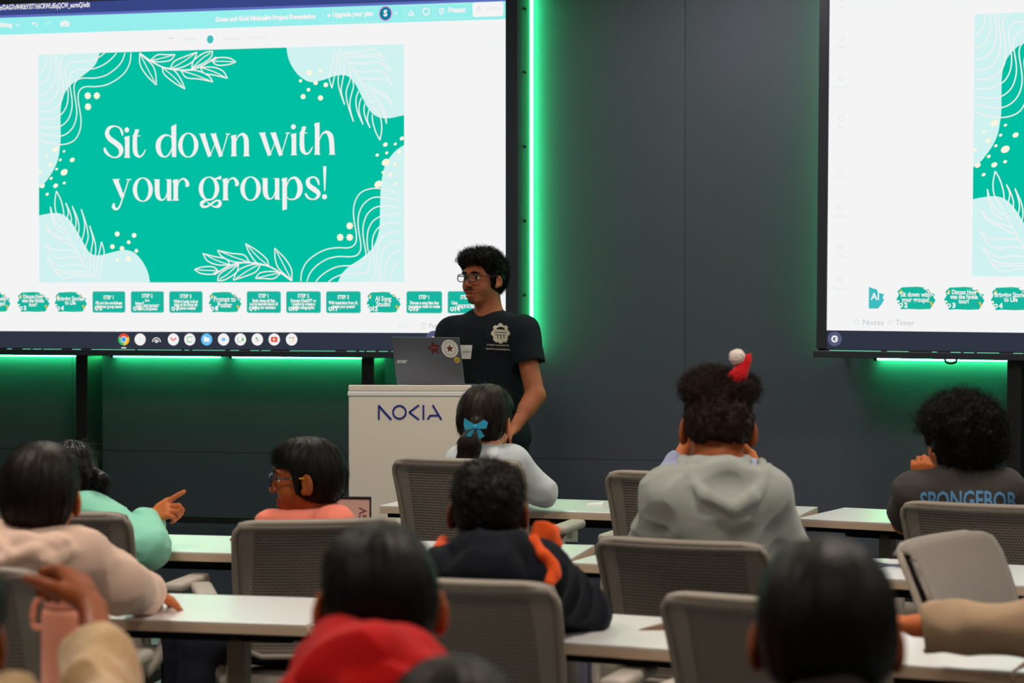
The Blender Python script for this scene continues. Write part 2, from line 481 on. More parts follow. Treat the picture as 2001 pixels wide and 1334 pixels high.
F.ring(L(863, 21), 0.008, 0.016, 'line', 3, n=4, a0=45, a1=405); F.rect(*L(860, 29), *L(866, 27.5), 'line', 3)
F.rrect(*L(923.5, 33.5), *L(984, 3), 0.012, 'white', 3); T('Share', 948, 21, 9, 'faint', fitpx=27, lay=4)
F.line([L(932, 16), L(932, 24), L(940, 24), L(940, 16)], 0.003, 'faint', 4, False); F.line([L(936, 20), L(936, 12)], 0.003, 'grey', 4, False)
F.disc(L(411, 77), 0.0165, 'dot', 3, ry=0.019)
for tx, a, b2, wd in (('Styles', 360, 80, 26), ('Animate', 435, 79, 34), ('Position', 487, 77, 34)): T(tx, a, b2, 8, 'faint', fitpx=wd)
F.line([L(329, 76), L(334, 73), L(339, 76)], 0.003, 'grey', 3, False); F.rect(*L(330, 84), *L(338, 83), 'faint', 3)

# the slide
F.rect(0, 0, SW, SH, 'green', 1)
def z6(x, y): return L(60 + x / 4.764, 80 + y / 4.764)
def z7(x, y): return L(540 + x / 6.065, 80 + y / 6.065)
def c3(x, y): return L(x / 3.606, 330 + y / 3.606)
def c4(x, y): return L(400 + x / 3.924, 380 + y / 3.924)
def refl(p): return V(SW * (1 - 0.013) - p[0], SH - p[1])
def clampp(p): return V(min(max(p[0], 0), SW), min(max(p[1], 0), SH))
def blob(pts, extra): F.poly([clampp(q) for q in catmull(pts, 3)] + extra, 'aqua', 2)
blob([L(*q) for q in ((195.4, 100), (190, 120), (180.7, 132.5), (160.8, 149), (142, 163), (130, 176.6), (123, 191), (119, 210), (118.4, 239.5), (118.8, 269), (117, 290), (113.5, 311), (106, 330), (95.7, 346.6), (86, 359), (75, 367))], [V(0, SH)])
blob([L(*q) for q in ((559.8, 90), (562.3, 108), (568, 124.5), (579.6, 142.7), (592.8, 154), (606, 160), (619, 159), (635.6, 155), (652, 149), (665, 146.8), (676.9, 147.6), (688.4, 155.8), (698.3, 170.7), (708, 190.5), (718, 208.6), (729.6, 223.4), (744.5, 230), (761, 230.9), (777.4, 227.6), (792, 224.5))], [V(SW, SH)])
blob([L(*q) for q in ((76, 421), (94.3, 417.4), (111, 416), (124.8, 420), (138.7, 432.6), (152.5, 454.8), (166.4, 479.8), (177.5, 495), (194, 499), (216, 493.6), (238.5, 488.6), (252.4, 489.5), (266.2, 496.4), (280, 513), (289.8, 533.8), (293.4, 554))], [V(0, 0)])
blob([L(*q) for q in ((660, 553), (667.6, 535.5), (682.9, 520), (705.8, 504.9), (726, 487), (736.4, 466.6), (742, 441), (742.8, 405.5), (743.3, 389.8), (744.8, 359.8), (752.3, 323.8), (765.8, 302.8), (777.8, 290.9), (791, 282.8))], [V(SW, 0)])
contours = [
 [(935, 112), (925, 200), (880, 290), (800, 360), (700, 410), (600, 425), (520, 425), (470, 445), (445, 490), (445, 560), (460, 650), (470, 740), (460, 830), (420, 910), (360, 950), (280, 965), (200, 955), (130, 935), (75, 910)],
 [(880, 112), (850, 190), (790, 260), (700, 320), (600, 345), (500, 345), (440, 360), (410, 400), (405, 460), (420, 560), (430, 660), (420, 740), (390, 810), (340, 860), (280, 885), (200, 882), (130, 870), (75, 852)],
 [(800, 112), (760, 160), (690, 215), (600, 255), (500, 265), (420, 275), (375, 310), (360, 370), (370, 440), (385, 540), (385, 620), (365, 700), (330, 755), (275, 795), (200, 808), (130, 803), (75, 790)],
 [(690, 112), (640, 150), (560, 185), (480, 192), (400, 195), (350, 215), (325, 270), (330, 350), (345, 430), (350, 510), (340, 590), (310, 655), (275, 690), (220, 720), (150, 733), (75, 730)],
 [(330, 115), (290, 160), (280, 220), (295, 330), (305, 430), (300, 520), (270, 590), (220, 635), (150, 655), (75, 655)],
 [(245, 115), (255, 230), (265, 330), (262, 420), (240, 500), (190, 555), (130, 575), (75, 577)],
 [(215, 115), (232, 220), (232, 320), (210, 410), (160, 470), (110, 492), (75, 495)],
 [(185, 115), (192, 210), (180, 300), (140, 370), (75, 410)], [(155, 115), (140, 210), (110, 275), (75, 305)]]
branch_stem = [(1015, 112), (1110, 180), (1220, 240), (1330, 265), (1460, 270), (1580, 240), (1730, 150)]
leaves = [((1015, 115), (1170, 410), [(1020, 220), (1080, 320)], [(1130, 220), (1165, 310)]),
 ((1110, 185), (1345, 127), [(1180, 130), (1260, 128)], [(1200, 195), (1300, 180)]),
 ((1225, 245), (1437, 447), [(1245, 310), (1340, 390)], [(1330, 270), (1400, 360)]),
 ((1295, 265), (1550, 105), [(1340, 190), (1450, 140)], [(1410, 245), (1510, 190)]),
 ((1400, 275), (1697, 380), [(1450, 340), (1570, 355)], [(1540, 275), (1650, 320)]),
 ((1500, 255), (1695, 96), [(1520, 180), (1620, 110)], [(1610, 205), (1680, 150)]),
 ((1580, 245), (1833, 347), [(1615, 300), (1720, 320)], [(1700, 245), (1790, 280)]),
 ((1690, 190), (1912, 195), [(1750, 155), (1850, 160)], [(1740, 225), (1840, 220)])]
palm = [[(690, 100), (660, 300), (628, 430), (660, 560)], [(660, 560), (690, 420), (720, 250), (735, 120)],
 [(750, 170), (760, 300), (735, 430), (745, 560), (810, 755)], [(810, 755), (770, 600), (785, 480), (805, 350), (800, 230)],
 [(860, 330), (880, 440), (830, 600), (850, 760), (915, 955)], [(915, 955), (875, 800), (880, 680), (915, 540), (905, 470)],
 [(975, 590), (945, 700), (960, 830), (1028, 990)], [(1028, 990), (985, 850), (985, 750), (1010, 670)],
 [(1050, 740), (1040, 830), (1065, 930), (1113, 1030)], [(1113, 1030), (1080, 930), (1100, 810)],
 [(1135, 870), (1145, 960), (1180, 1080), (1230, 1175)], [(1230, 1175), (1250, 1050), (1240, 930), (1200, 850), (1140, 760)],
 [(1130, 640), (1230, 720), (1290, 850), (1308, 980)], [(1308, 980), (1270, 850), (1190, 740), (1130, 700)],
 [(1030, 500), (1180, 580), (1300, 640), (1375, 760)], [(1375, 760), (1300, 670), (1180, 610), (1060, 580)],
 [(900, 340), (1050, 370), (1180, 345), (1290, 390), (1378, 530)], [(1378, 530), (1290, 460), (1150, 450), (980, 440)],
 [(860, 260), (1050, 270), (1200, 250), (1355, 360)], [(1355, 360), (1270, 240), (1150, 190), (840, 195)],
 [(790, 130), (1000, 130), (1150, 100), (1280, 200)], [(1280, 200), (1180, 160), (1000, 165), (800, 150)],
 [(740, 100), (860, 260), (1000, 480), (1130, 740)]]
LWD = 2.1 * U1
for fn in (lambda p: p, refl):
    for c in contours: F.line([clampp(fn(z6(*q))) for q in c], LWD, 'line', 3)
    F.line([fn(z6(*q)) for q in branch_stem], LWD * 1.25, 'line', 3)
    for b0, tp, s1, s2 in leaves:
        for s in (s1, s2): F.line([clampp(fn(z6(*q))) for q in [b0] + s + [tp]], LWD, 'line', 3)
        mid = ((b0[0] + tp[0]) / 2 + (s1[0][0] + s2[0][0] + s1[1][0] + s2[1][0] - 2 * (b0[0] + tp[0])) / 12, (s1[0][1] + s2[0][1] + s1[1][1] + s2[1][1]) / 4)
        F.line([clampp(fn(z6(*q))) for q in (b0, mid, (tp[0] * .9 + b0[0] * .1, tp[1] * .9 + b0[1] * .1))], LWD * .8, 'line', 3)
    for c in palm: F.line([clampp(fn(z7(*q))) for q in c], LWD, 'line', 3)
def flower(c, r):
    F.poly([(c[0] + r * (1 + .16 * math.cos(8 * a)) * math.cos(a), c[1] + r * (1 + .16 * math.cos(8 * a)) * math.sin(a)) for a in [k * math.pi / 32 for k in range(64)]], 'cream', 3)
for c in ((533, 510), (617, 510), (535, 612)): flower(z6(*c), 0.0155)
for c in ((1113, 240), (1040, 328), (1113, 328)): flower(c4(*c), 0.0155)
def dots(fn, sc, lst, rot=0.5):
    for x, y, r in lst:
        c = fn(x, y)
        if 0 <= c[0] <= SW: F.disc(c, r / sc * U1 * 1.05, 'cream', 3, r / sc * U1 * (0.78 if rot else 1), rot, 14)
dots(z6, 4.764, [(312, 1027, 13), (277, 1107, 14), (388, 1107, 24), (243, 1193, 14), (313, 1222, 34), (192, 1278, 15), (315, 1322, 14), (230, 1010, 28), (152, 1075, 14), (185, 1152, 21), (90, 1225, 16)])
dots(c3, 3.606, [(455, 22, 24), (362, 67, 11), (393, 118, 18), (453, 99, 11), (300, 120, 18), (334, 178, 12)])
dots(lambda x, y: L(400 + x / 3.335, y / 3.335), 3.335, [(1178, 942, 15), (1243, 938, 10), (1125, 1010, 11), (1187, 996, 10), (1180, 1057, 25), (1163, 1122, 10), (1132, 1200, 25), (1286, 902, 14), (1270, 990, 13), (1240, 1070, 12), (1210, 1140, 14), (1243, 1200, 10)])
dots(z7, 6.065, [(288, 472, 18), (467, 497, 25), (587, 520, 26), (382, 578, 20), (319, 660, 28), (525, 675, 29), (390, 375, 30), (525, 355, 20)], 0)
dots(c3, 3.606, [(827, 458, 17), (946, 468, 16), (908, 516, 13), (793, 547, 16), (861, 560, 16), (962, 577, 13), (905, 632, 18), (828, 640, 13)], 0)

# headline letters, drawn as strokes of varying width
def z8(x, y): return L(190 + x / 4.0837, 220 + y / 4.0837)
K8 = U1 / 4.0837
def st(pts, dx=0, dy=0, smooth=True):
    F.stroke([tuple(z8(p[0] + dx, p[1] + dy)) + (p[2] * K8,) for p in pts], 'line', 4, smooth)
def pg(pts, dx=0, dy=0): F.poly([z8(p[0] + dx, p[1] + dy) for p in pts], 'line', 4)
def dt(x, y, r): F.disc(z8(x, y), r * K8, 'line', 4)
def g_o(x, y, rx=81, ry=93): F.ring(z8(x, y), (rx - 34) * K8, rx * K8, 'line', 4, 36, (ry - 8) * K8, ry * K8)
def g_w(dx, dy, top=170, bot=350):
    st([(840, top, 40), (900, bot, 30)], dx, dy, False); st([(905, bot - 12, 6), (955, 215, 6)], dx, dy, False)
    st([(928, top, 40), (990, bot, 30)], dx, dy, False); st([(994, bot - 10, 6), (1044, top, 9)], dx, dy, False)
    for a, b2 in ((815, 866), (905, 950), (1026, 1062)): st([(a, top + 1, 7), (b2, top + 1, 7)], dx, dy, False)
def g_stem(x, y0, y1, w=36, top=True, foot=True):
    st([(x, y0, w), (x, y1, w)], 0, 0, False)
    if top: pg([(x - w / 2 - 8, y0 + 12), (x + w / 2, y0 - 6), (x + w / 2, y0 + 22), (x - w / 2, y0 + 30)])
    if foot: pg([(x - w / 2 - 7, y1 + 2), (x - w / 2, y1 - 14), (x + w / 2, y1 - 14), (x + w / 2 + 7, y1 + 2)])
def g_t(dx, dy):
    st([(322, 140, 26), (312, 165, 30), (303, 200, 34), (303, 290, 36), (312, 330, 32), (338, 352, 14), (365, 335, 12), (388, 295, 6)], dx, dy)
    pg([(275, 187), (347, 182), (347, 188), (320, 190), (300, 176)], dx, dy)
    pg([(302, 134), (336, 134), (326, 165), (300, 176)], dx, dy)
def g_r(dx, dy):
    st([(640, 600, 6), (655, 548, 10), (688, 528, 13), (712, 545, 22), (722, 575, 30), (706, 588, 8)], dx, dy)
def g_u(dx, dy):
    st([(480, 532, 38), (480, 630, 38), (490, 675, 32), (515, 697, 12), (545, 680, 9), (562, 630, 6)], dx, dy)
    st([(575, 532, 34), (575, 702, 34)], dx, dy, False); pg([(590, 690), (600, 703), (560, 703)], dx, dy); pg([(448, 532), (470, 532), (470, 545)], dx, dy); pg([(545, 532), (565, 532), (565, 545)], dx, dy)
st([(203, 185, 6), (200, 158, 18), (182, 124, 12), (140, 108, 10), (96, 125, 26), (80, 168, 34), (102, 208, 38), (145, 240, 40), (184, 275, 40), (192, 312, 34), (176, 345, 18), (138, 358, 9), (96, 340, 16), (68, 308, 24), (60, 280, 14)])
g_stem(241, 190, 358); dt(238, 138, 19); g_t(0, 0)
st([(600, 205, 8), (572, 182, 9), (530, 186, 20), (496, 225, 36), (488, 275, 40), (502, 325, 32), (536, 353, 11), (572, 335, 12), (603, 275, 6)])
pg([(592, 112), (632, 90), (632, 354), (598, 354)])
g_o(728, 260); g_w(0, 0)
g_stem(1092, 180, 346); st([(1106, 235, 6), (1128, 188, 10), (1160, 172, 20), (1186, 200, 36), (1192, 260, 38), (1192, 340, 38)]); pg([(1166, 348), (1173, 332), (1211, 332), (1218, 348)])
g_w(478, -8)
g_stem(1571, 168, 338); dt(1567, 113, 19); g_t(1333, -23)
g_stem(1757, 82, 334); st([(1771, 225, 6), (1796, 172, 10), (1832, 155, 22), (1862, 185, 38), (1872, 240, 38), (1876, 325, 38)]); pg([(1850, 336), (1857, 320), (1893, 320), (1902, 336)])
st([(147, 535, 40), (205, 678, 30)], 0, 0, False); st([(252, 535, 9), (222, 630, 9), (195, 710, 11), (176, 755, 14), (154, 771, 16), (132, 752, 28), (136, 722, 12)])
st([(124, 534, 8), (182, 534, 8)], 0, 0, False); st([(234, 534, 7), (273, 534, 7)], 0, 0, False)
g_o(365, 614, 81, 92); g_u(0, 0); g_stem(628, 534, 700); g_r(0, 0)
g_o(893, 606, 82, 90); pg([(930, 528), (962, 516), (985, 502), (994, 520), (988, 534), (960, 530), (938, 545)])
st([(905, 690, 8), (868, 700, 18), (836, 722, 28), (842, 748, 20), (880, 748, 14), (925, 718, 14), (958, 700, 12), (982, 715, 24), (974, 742, 26), (940, 752, 12), (908, 735, 9), (880, 715, 8)])
g_stem(1025, 526, 697); g_r(396, -6); g_o(1225, 606, 81, 91); g_u(862, -9)
g_stem(1497, 522, 770, 36, True, False); pg([(1479, 780), (1479, 760), (1515, 760), (1515, 770)])
st([(1512, 590, 6), (1536, 535, 10), (1580, 520, 20), (1612, 560, 36), (1620, 610, 40), (1608, 655, 34), (1580, 686, 14), (1540, 692, 9), (1514, 675, 6)])
st([(1770, 580, 6), (1764, 548, 18), (1742, 518, 12), (1706, 518, 14), (1682, 545, 30), (1692, 582, 36), (1732, 612, 38), (1766, 642, 34), (1758, 676, 20), (1722, 692, 9), (1684, 678, 16), (1662, 645, 16)])
pg([(1804, 428), (1830, 428), (1821, 625), (1812, 625)]); dt(1815, 671, 19)

# page strip under the slide
cloud = [(.04, .25), (.0, .45), (.06, .62), (.03, .8), (.14, .97), (.3, .98), (.5, 1.0), (.66, .98), (.74, .86), (.84, .88), (.9, .72), (1.0, .66), (.97, .5), (1.02, .42), (.95, .22), (.88, .02), (.6, .0), (.3, .02), (.12, .0)]
def thumb(x0, x1, kind, num, lines):
    z0, z1 = L(500, 610)[1], L(500, 570)[1]
    x0, x1 = L(x0, 590)[0], L(x1, 590)[0]; wd = x1 - x0; hh = z1 - z0
    cl = lambda p: (max(SX0, x0 + p[0] * wd), z0 + p[1] * hh)
    if kind == 'c':
        F.poly([cl(p) for p in cloud], 'thumb', 2)
        for k in range(7): F.line([cl((.32 + k * .06, .94)), cl((.36 + k * .06, .99 - .03 * (k % 2)))], .003, 'leaf', 3, False); F.line([cl((.5 + k * .06, .04)), cl((.53 + k * .06, .1))], .003, 'leaf', 3, False)
        for p in ((.05, .35), (.1, .72), (.08, .2), (.9, .3), (.93, .2), (.84, .8), (.12, .8)): F.disc(cl(p), .005, 'yellow' if p[0] > .1 else 'cream', 3, n=8)
        F.line([cl((.78, .82)), cl((.88, .78)), cl((.92, .64)), cl((.99, .58))], .004, 'line', 3)
    else:
        F.rrect(x0 - .003, z0 - .003, x1 + .003, z1 + .003, .01, 'edge', 2); F.rrect(x0, z0, x1, z1, .009, 'thumb', 3)
    for txt, fy, size, fw in lines:
        F.text(txt, x0 + wd * .5, z0 + fy * hh, size * U1 * 1.38, 'line', 4, 'CENTER', 0.0009, fw * wd)
    F.rrect(*cl((.06, .1)), *cl((.17, .27)), .004, 'line', 5); F.rect(*cl((.09, .15)), *cl((.14, .22)), 'thumb', 6); F.rect(*cl((.1, .06)), *cl((.13, .1)), 'line', 5)
    F.text(num, *cl((.25, .09)), 8.0 * U1 * 1.38, 'line', 5, 'CENTER', 0.0016)
z0_, z1_ = L(500, 610)[1], L(500, 570)[1]
F.poly([(-.438 + p[0] * .066, z0_ + p[1] * (z1_ - z0_)) for p in [(0, .02), (.0, .98), (.3, .9), (.5, .88), (.62, .72), (1.0, .66), (.9, .5), (1.0, .42), (.85, .22), (.6, .02)]], 'dot', 2)
F.text('AI', -.41, z0_ + .04, .04, 'line', 4, 'CENTER', .001)
thumb(-41, 19.5, 'c', '2', [('Sit down with', .56, 8, .78), ('your groups!', .33, 8, .72)])
thumb(34, 96, 'c', '3', [('Discuss How', .68, 7.5, .62), ('was the Nokia', .48, 7.5, .7), ('tour?', .28, 7.5, .26)])
thumb(107, 169, 'c', '4', [('Bringing Stories', .57, 8, .82), ('to Life', .37, 8, .34)])
thumb(182, 244, 'r', '5', [('STEP 1', .64, 7, .32), ('Fill out the worksheet', .38, 6, .84), ('with your group leader', .2, 6, .86)])
thumb(257, 319.5, 'r', '6', [('STEP 2', .72, 7, .34), ('Go to', .52, 5, .14), ('https://__________', .38, 5, .76), ('bring a link, put your', .24, 5, .7), ('notes in, and generate', .1, 5, .62)])
thumb(332, 395, 'r', '7', [('STEP 3', .7, 7, .36), ('While it loads, look at', .46, 6, .76), ('Ideas on the Bonus tab', .3, 6, .72), ('get photo credited', .13, 6, .6)])
thumb(408, 471, 'c', '8', [('Prompt to', .52, 10, .68), ('Poster', .24, 10, .45)])
thumb(483.5, 548, 'r', '9', [('STEP 1', .72, 7, .3), ('Brain dump all that', .5, 6, .68), ('you’ve learned about AI', .34, 6, .86), ('during our seminars', .17, 6, .72)])
thumb(560.5, 626, 'r', '10', [('STEP 2', .72, 7, .34), ('Prompt ChatGPT or', .5, 6, .76), ('Copilot to create a', .34, 6, .7), ('mode infographic', .17, 6, .66)])
thumb(638.5, 704, 'r', '11', [('STEP 3', .66, 7, .34), ('With inspiration from AI,', .4, 6, .88), ('create your poster!', .22, 6, .7)])
thumb(716.5, 782, 'c', '12', [('AI Song', .56, 9, .48), ('Studio', .3, 9, .42)])
thumb(795.5, 863, 'r', '13', [('STEP 1', .66, 7, .3), ('Discuss a song idea that', .4, 6, .84), ('your group wants to create', .23, 6, .92)])
thumb(876, 944, 'r', '14', [('STEP 2', .66, 7, .3), ('Use _________ to', .4, 6, .8), ('bring it to life', .23, 6, .5)])
T('62%', 778, 639, 7, 'faint', fitpx=18)
for k in range(4): F.rect(*L(822, 631.5 + k * 3.2), *L(833, 630.7 + k * 3.2), 'grey' if k != 2 else 'faint', 3)
T('Pages', 838, 640, 8.5, 'grey', fitpx=24)
zz = L(500, 640)[1]
F.text('Notes', -0.465, zz + 0.004, 0.034, 'grey', 3, 'LEFT', 0, 0.09); F.text('Timer', -0.322, zz + 0.004, 0.034, 'grey', 3, 'LEFT', 0, 0.08)
for xq in (-0.49, -0.345): F.ring((xq, zz + .016), .007, .011, 'faint', 3, 10)
for zq, tx in ((.97, 'Design'), (.80, 'Elements'), (.63, 'Text'), (.42, 'Brand'), (.25, 'Uploads'), (.08, 'Tools'), (-.06, 'Projects'), (1.14, 'Apps')):
    F.text(tx, -.565, zq, .017, 'faint', 3, 'CENTER', 0); F.ring((-.565, zq + .04), .009, .012, 'faint', 3, 10)
# task bar
zw = L(500, 648.8)[1]
F.rect(SX0, SZ0, SX1, zw, 'taskbar', 1)
def tb(px): return L(px, 663)
F.disc((-0.585, tb(300)[1]), .031, 'launcher', 2); F.ring((-0.585, tb(300)[1]), .008, .015, 'line', 3, 16, a0=20, a1=340); F.rect(-.585, tb(300)[1] - .003, -.571, tb(300)[1] + .003, 'line', 3)
F.disc(tb(848), .04, 'launcher', 2); F.disc(tb(848), .014, 'line', 3)
RB_ = .0285
c = tb(242)
for a0, col in ((30, 'red'), (150, 'leaf'), (270, 'yellow')): F.ring(c, .012, RB_, col, 2, 10, a0=a0, a1=a0 + 120)
F.disc(c, .015, 'line', 3); F.disc(c, .0115, 'blue', 4); F.rect(c[0] - .012, c[1] - .042, c[0] + .012, c[1] - .037, 'line', 3)
for px in (274, 339, 371, 437, 470, 503, 536, 570): F.disc(tb(px), RB_, 'line', 2)
F.disc(tb(404), RB_, 'skyblue', 2)
c = tb(404); F.rrect(c[0] - .014, c[1] - .011, c[0] + .014, c[1] + .008, .003, 'line', 3); F.rect(c[0] - .014, c[1] + .005, c[0] - .002, c[1] + .013, 'line', 3)
c = tb(274); F.poly([(c[0], c[1] + .008), (c[0] + .005, c[1]), (c[0], c[1] - .008), (c[0] - .005, c[1])], 'pale', 3)
c = tb(306)
for r in (.012, .022): F.ring((c[0], c[1] - .012), r - .004, r, 'line', 3, 14, a0=0, a1=180)
F.disc((c[0], c[1] - .012), .005, 'line', 3)
c = tb(339); F.line([(c[0] - .014, c[1] + .008), (c[0], c[1] - .005), (c[0] + .014, c[1] + .008)], .006, 'red', 3, False)
c = tb(371); F.line([(c[0] + .012, c[1] + .012), (c[0] - .012, c[1] + .012), (c[0] - .012, c[1] - .012), (c[0] + .012, c[1] - .012)], .004, 'leaf', 3, False)
c = tb(437); F.disc(c, .010, 'skyblue', 3, .008)
c = tb(470); F.line([(c[0] - .013, c[1] + .008), (c[0] - .013, c[1] - .011), (c[0] + .006, c[1] - .011)], .003, 'leaf', 3, False); F.poly([(c[0] + .004, c[1]), (c[0] + .016, c[1] + .01), (c[0] + .016, c[1] - .01)], 'leaf', 3)
c = tb(503); F.poly([(c[0] - .008, c[1] + .012), (c[0] - .008, c[1]), (c[0] + .006, c[1] + .004)], 'leaf', 3); F.poly([(c[0] - .006, c[1] - .012), (c[0] + .01, c[1] - .002), (c[0] + .002, c[1] - .001)], 'red', 3)
c = tb(536); F.rrect(c[0] - .016, c[1] - .012, c[0] + .016, c[1] + .012, .005, 'red', 3); F.poly([(c[0] - .005, c[1] + .007), (c[0] - .005, c[1] - .007), (c[0] + .008, c[1])], 'line', 4)
c = tb(570)
for k, col in enumerate(('red', 'leaf', 'faint', 'yellow')):
    a = k * math.pi / 2 + .8; F.disc((c[0] + .01 * math.cos(a), c[1] + .01 * math.sin(a)), .004, col, 3, n=8)

# ------------------------------------------------------------------ displays
M['led'] = emat('green_led', (0.035, 1.0, 0.25, 1), 40.0)
M['led_leak'] = emat('green_led_leak', rgb(120, 225, 185), 0.9, False)  # glowing bars imitate strip light leaking through the gap above the trim
BZ = 0.058; DEPTH = 0.235
ZBOT = ORG[2] + L(353, 696)[1]
def display(name, label, frame_pt, rotz, cable=False):
    """origin = the slide's lower-left corner on the screen plane"""
    t = thing(name, label, 'display', frame_pt, rotz)
    scr = mesh_obj('screen', F.v, F.f, SCREENMATS, t, False, F.m)
    b = B()   # bezel: four rails around the picture
    x0, x1, z0, z1 = SX0 - BZ * .75, SX1 + BZ, SZ0, SZ1
    b.box2((x0, -0.012, z1), (x1, 0.05, z1 + 0.05), .003); b.box2((x0, -0.012, z0), (SX0, 0.05, z1), .003); b.box2((SX1, -0.012, z0), (x1, 0.05, z1), .003)
    b.build('bezel', M['bezel'], t)
    b = B(); b.box2((x0 + .004, 0.004, z0 - 0.02), (x1 - .004, DEPTH, z1 + 0.045), .006)
    hs = b.build('housing', M['bezel'], t)
    for zq in (-.06, .28, .62, .96, 1.25):
        for dx in (0, 0.032): B().tube([(x1 - .006, .11 + dx, zq), (x1 - .001, .11 + dx, zq)], .006, 8).build('side_screw', M['black_matte'], hs)
    zb_ = ZBOT - ORG[2]
    b = B(); b.box2((x0 - .012, -0.02, zb_), (x1, DEPTH, SZ0 - .008), .003); b.build('bottom_trim', M['bezel'], t)
    rnd = random.Random(5); x = x0 + .06
    while x < x1 - .1:
        ln = rnd.choice((.02, .04, .09, .16, .22)); B().box2((x, -0.016, SZ0 - .0085), (min(x + ln, x1), -0.004, SZ0 - .0055)).build('led_leak_glow', M['led_leak'], t); x += ln + rnd.choice((.015, .02, .03, .06, .1))
    return t
dl = display('wall_display', 'large lit display wall on the left with the whole slide visible', tuple(ORG), 0.0)
P0R = P(1899.6, 539.6, 9.5)
dr_ = display('wall_display', 'large lit display at the right edge, cut off by the photo edge', tuple(P0R), -TH)
dr_.rotation_euler = (0, math.radians(0.35), -TH)
# stand posts, rails
def post(t, x, wd=0.062):
    z0 = -t.location.z
    b = B(); b.box2((x, 0.03, z0), (x + wd, 0.2, ZBOT - ORG[2]), .004); b.box2((x - .05, -0.15, z0), (x + wd + .05, 0.28, z0 + .02), .004)
    b.build('stand_post', M['black'], t)
xa = onplane(148, 800, (0, DISP_Y + .03, 0), (0, 1, 0))[0] - ORG[0]; xb = onplane(706, 730, (0, DISP_Y + .03, 0), (0, 1, 0))[0] - ORG[0]
post(dl, xa); post(dl, xb)
xc = (onplane(1966, 760, P0R, NR) - P0R) @ DR
post(dr_, xc)
zr = onplane(350, 1012, (0, DISP_Y + .1, 0), (0, 1, 0))[2] - ORG[2]
B().box2((xa - 1.1, .08, zr - .02), (xb, .14, zr + .016), .006).build('stand_rail', M['black'], dl)
cl_ = P0R + 0; q = onplane(1856, 704, P0R, NR) - P0R; qx = q @ DR
B().tube(catmull([(qx - .026, .03, ZBOT - ORG[2] + .005), (qx - .02, .03, ZBOT - ORG[2] - .012), (qx, .03, ZBOT - ORG[2] - .018), (qx + .02, .03, ZBOT - ORG[2] - .012), (qx + .026, .03, ZBOT - ORG[2] + .005)], 5), .0045, 8).build('cable_loop', M['black_matte'], dr_)

# green light strips on the wall side of the displays
def strip(label, a, b_, th=0.012):
    a = np.asarray(a, float); b_ = np.asarray(b_, float)
    t = thing('led_strip', label, 'light strip', tuple(a), 0, 'green light strips behind the displays')
    B().tube([a - a, b_ - a], th, 8).build('glowing_tube', M['led'], t)
    d = unit(b_ - a)
    B().tube([-d * .012, d * .004], th * 1.25, 8).build('end_cap', M['black_matte'], t)
    return t
xe = ORG[0] + SX1 + BZ; YS = DISP_Y + DEPTH + 0.03; YB_ = DISP_Y + .272
zs = ZBOT - 0.005
strip('tall upright green light strip along the right side of the left display', (xe - .009, YS, ZBOT + .02), (xe - .009, YS, ORG[2] + SZ1 + .05))
x_l = ORG[0] + xa; x_m = ORG[0] + xb; xj = onplane(446, 700, (0, WALL_Y, 0), (0, 1, 0))[0]
strip('green light strip under the left display, left of the left post', (ORG[0] + SX0, YB_, zs), (x_l - .005, YB_, zs), .009)
strip('green light strip under the left display, between left post and its middle', (x_l + .085, YB_, zs), (xj - .03, YB_, zs), .009)
strip('green light strip under the left display, between its middle and right post', (xj + .03, YB_, zs), (x_m - .0, YB_, zs), .009)
strip('green light strip under the left display, behind the laptop', (x_m + .10, YB_, zs), (xe - .25, YB_, zs), .009)
def RP(s, out, z): return P0R + DR * s + NR * out + V(0, 0, z - P0R[2])
WR = (RB0 - P0R) @ NR - 0.028     # distance from screen plane to just before the wall
zs2 = ZBOT - ORG[2] + P0R[2] - .006
strip('green light strip under the right display', RP(SX0 + .12, WR, zs2), RP(xc - .0, WR, zs2))
strip('upright green light strip along the left side of the right display', RP(SX0 - BZ + .03, WR, zs2 + .05), RP(SX0 - BZ + .03, WR, zs2 + 1.7))

# ------------------------------------------------------------------ tables
def table(label, A, Cc, d_from, length, depth=0.44, ztop=0.73, group='training tables with white tops'):
    """A, Cc: two points on the front edge; the table runs from A+d*d_from for length"""
    A = np.asarray(A, float); Cc = np.asarray(Cc, float)
    d = unit((Cc - A) * V(1, 1, 0)); o = A + d * d_from
    t = thing('training_table', label, 'table', (o[0], o[1], 0), math.atan2(d[1], d[0]), group)
    b = B(); b.box2((0.002, 0, ztop - 0.006), (length - 0.002, depth, ztop), .0015); b.cm = 1
    b.box2((0.002, 0.0, ztop - 0.028), (length - 0.002, depth, ztop - 0.006), .0015)
    b.build('tabletop', [M['white_lam'], M['lam_edge']], t)
    b = B(); b.box2((0.02, .03, ztop - 0.045), (length - .02, depth - .03, ztop - 0.0285), .002)
    b.box2((0.1, depth / 2 - .03, ztop - .075), (length - .1, depth / 2 + .03, ztop - .045))
    b.build('underframe', M['black_matte'], t)
    for x in (0.24, length - 0.24):
        lg = B(); lg.box2((x - .022, depth / 2 - .03, .05), (x + .022, depth / 2 + .03, ztop - .045), .006)
        lg.box2((x - .026, .0, .03), (x + .026, depth, .055), .01)
        lo = lg.build('leg', M['leg'], t)
        for y in (.03, depth - .03): B().tube([(x - .012, y, .027), (x + .012, y, .027)], .026, 14, True, 1.0, (0, 0, 1)).build('caster', M['black_matte'], lo)
    return t, d
def tz(px, py): return onz(px, py, 0.73)
tables = {}
A, Cc = tz(741, 987), tz(1169.5, 1000.5)
tables['r1a'] = table('front-row table between the lectern and the boy in the light hoodie', A, Cc, 0, np.linalg.norm(tz(1553, 1011.5) - A))
A, Cc = tz(1557, 1012), tz(1743, 1021.5)
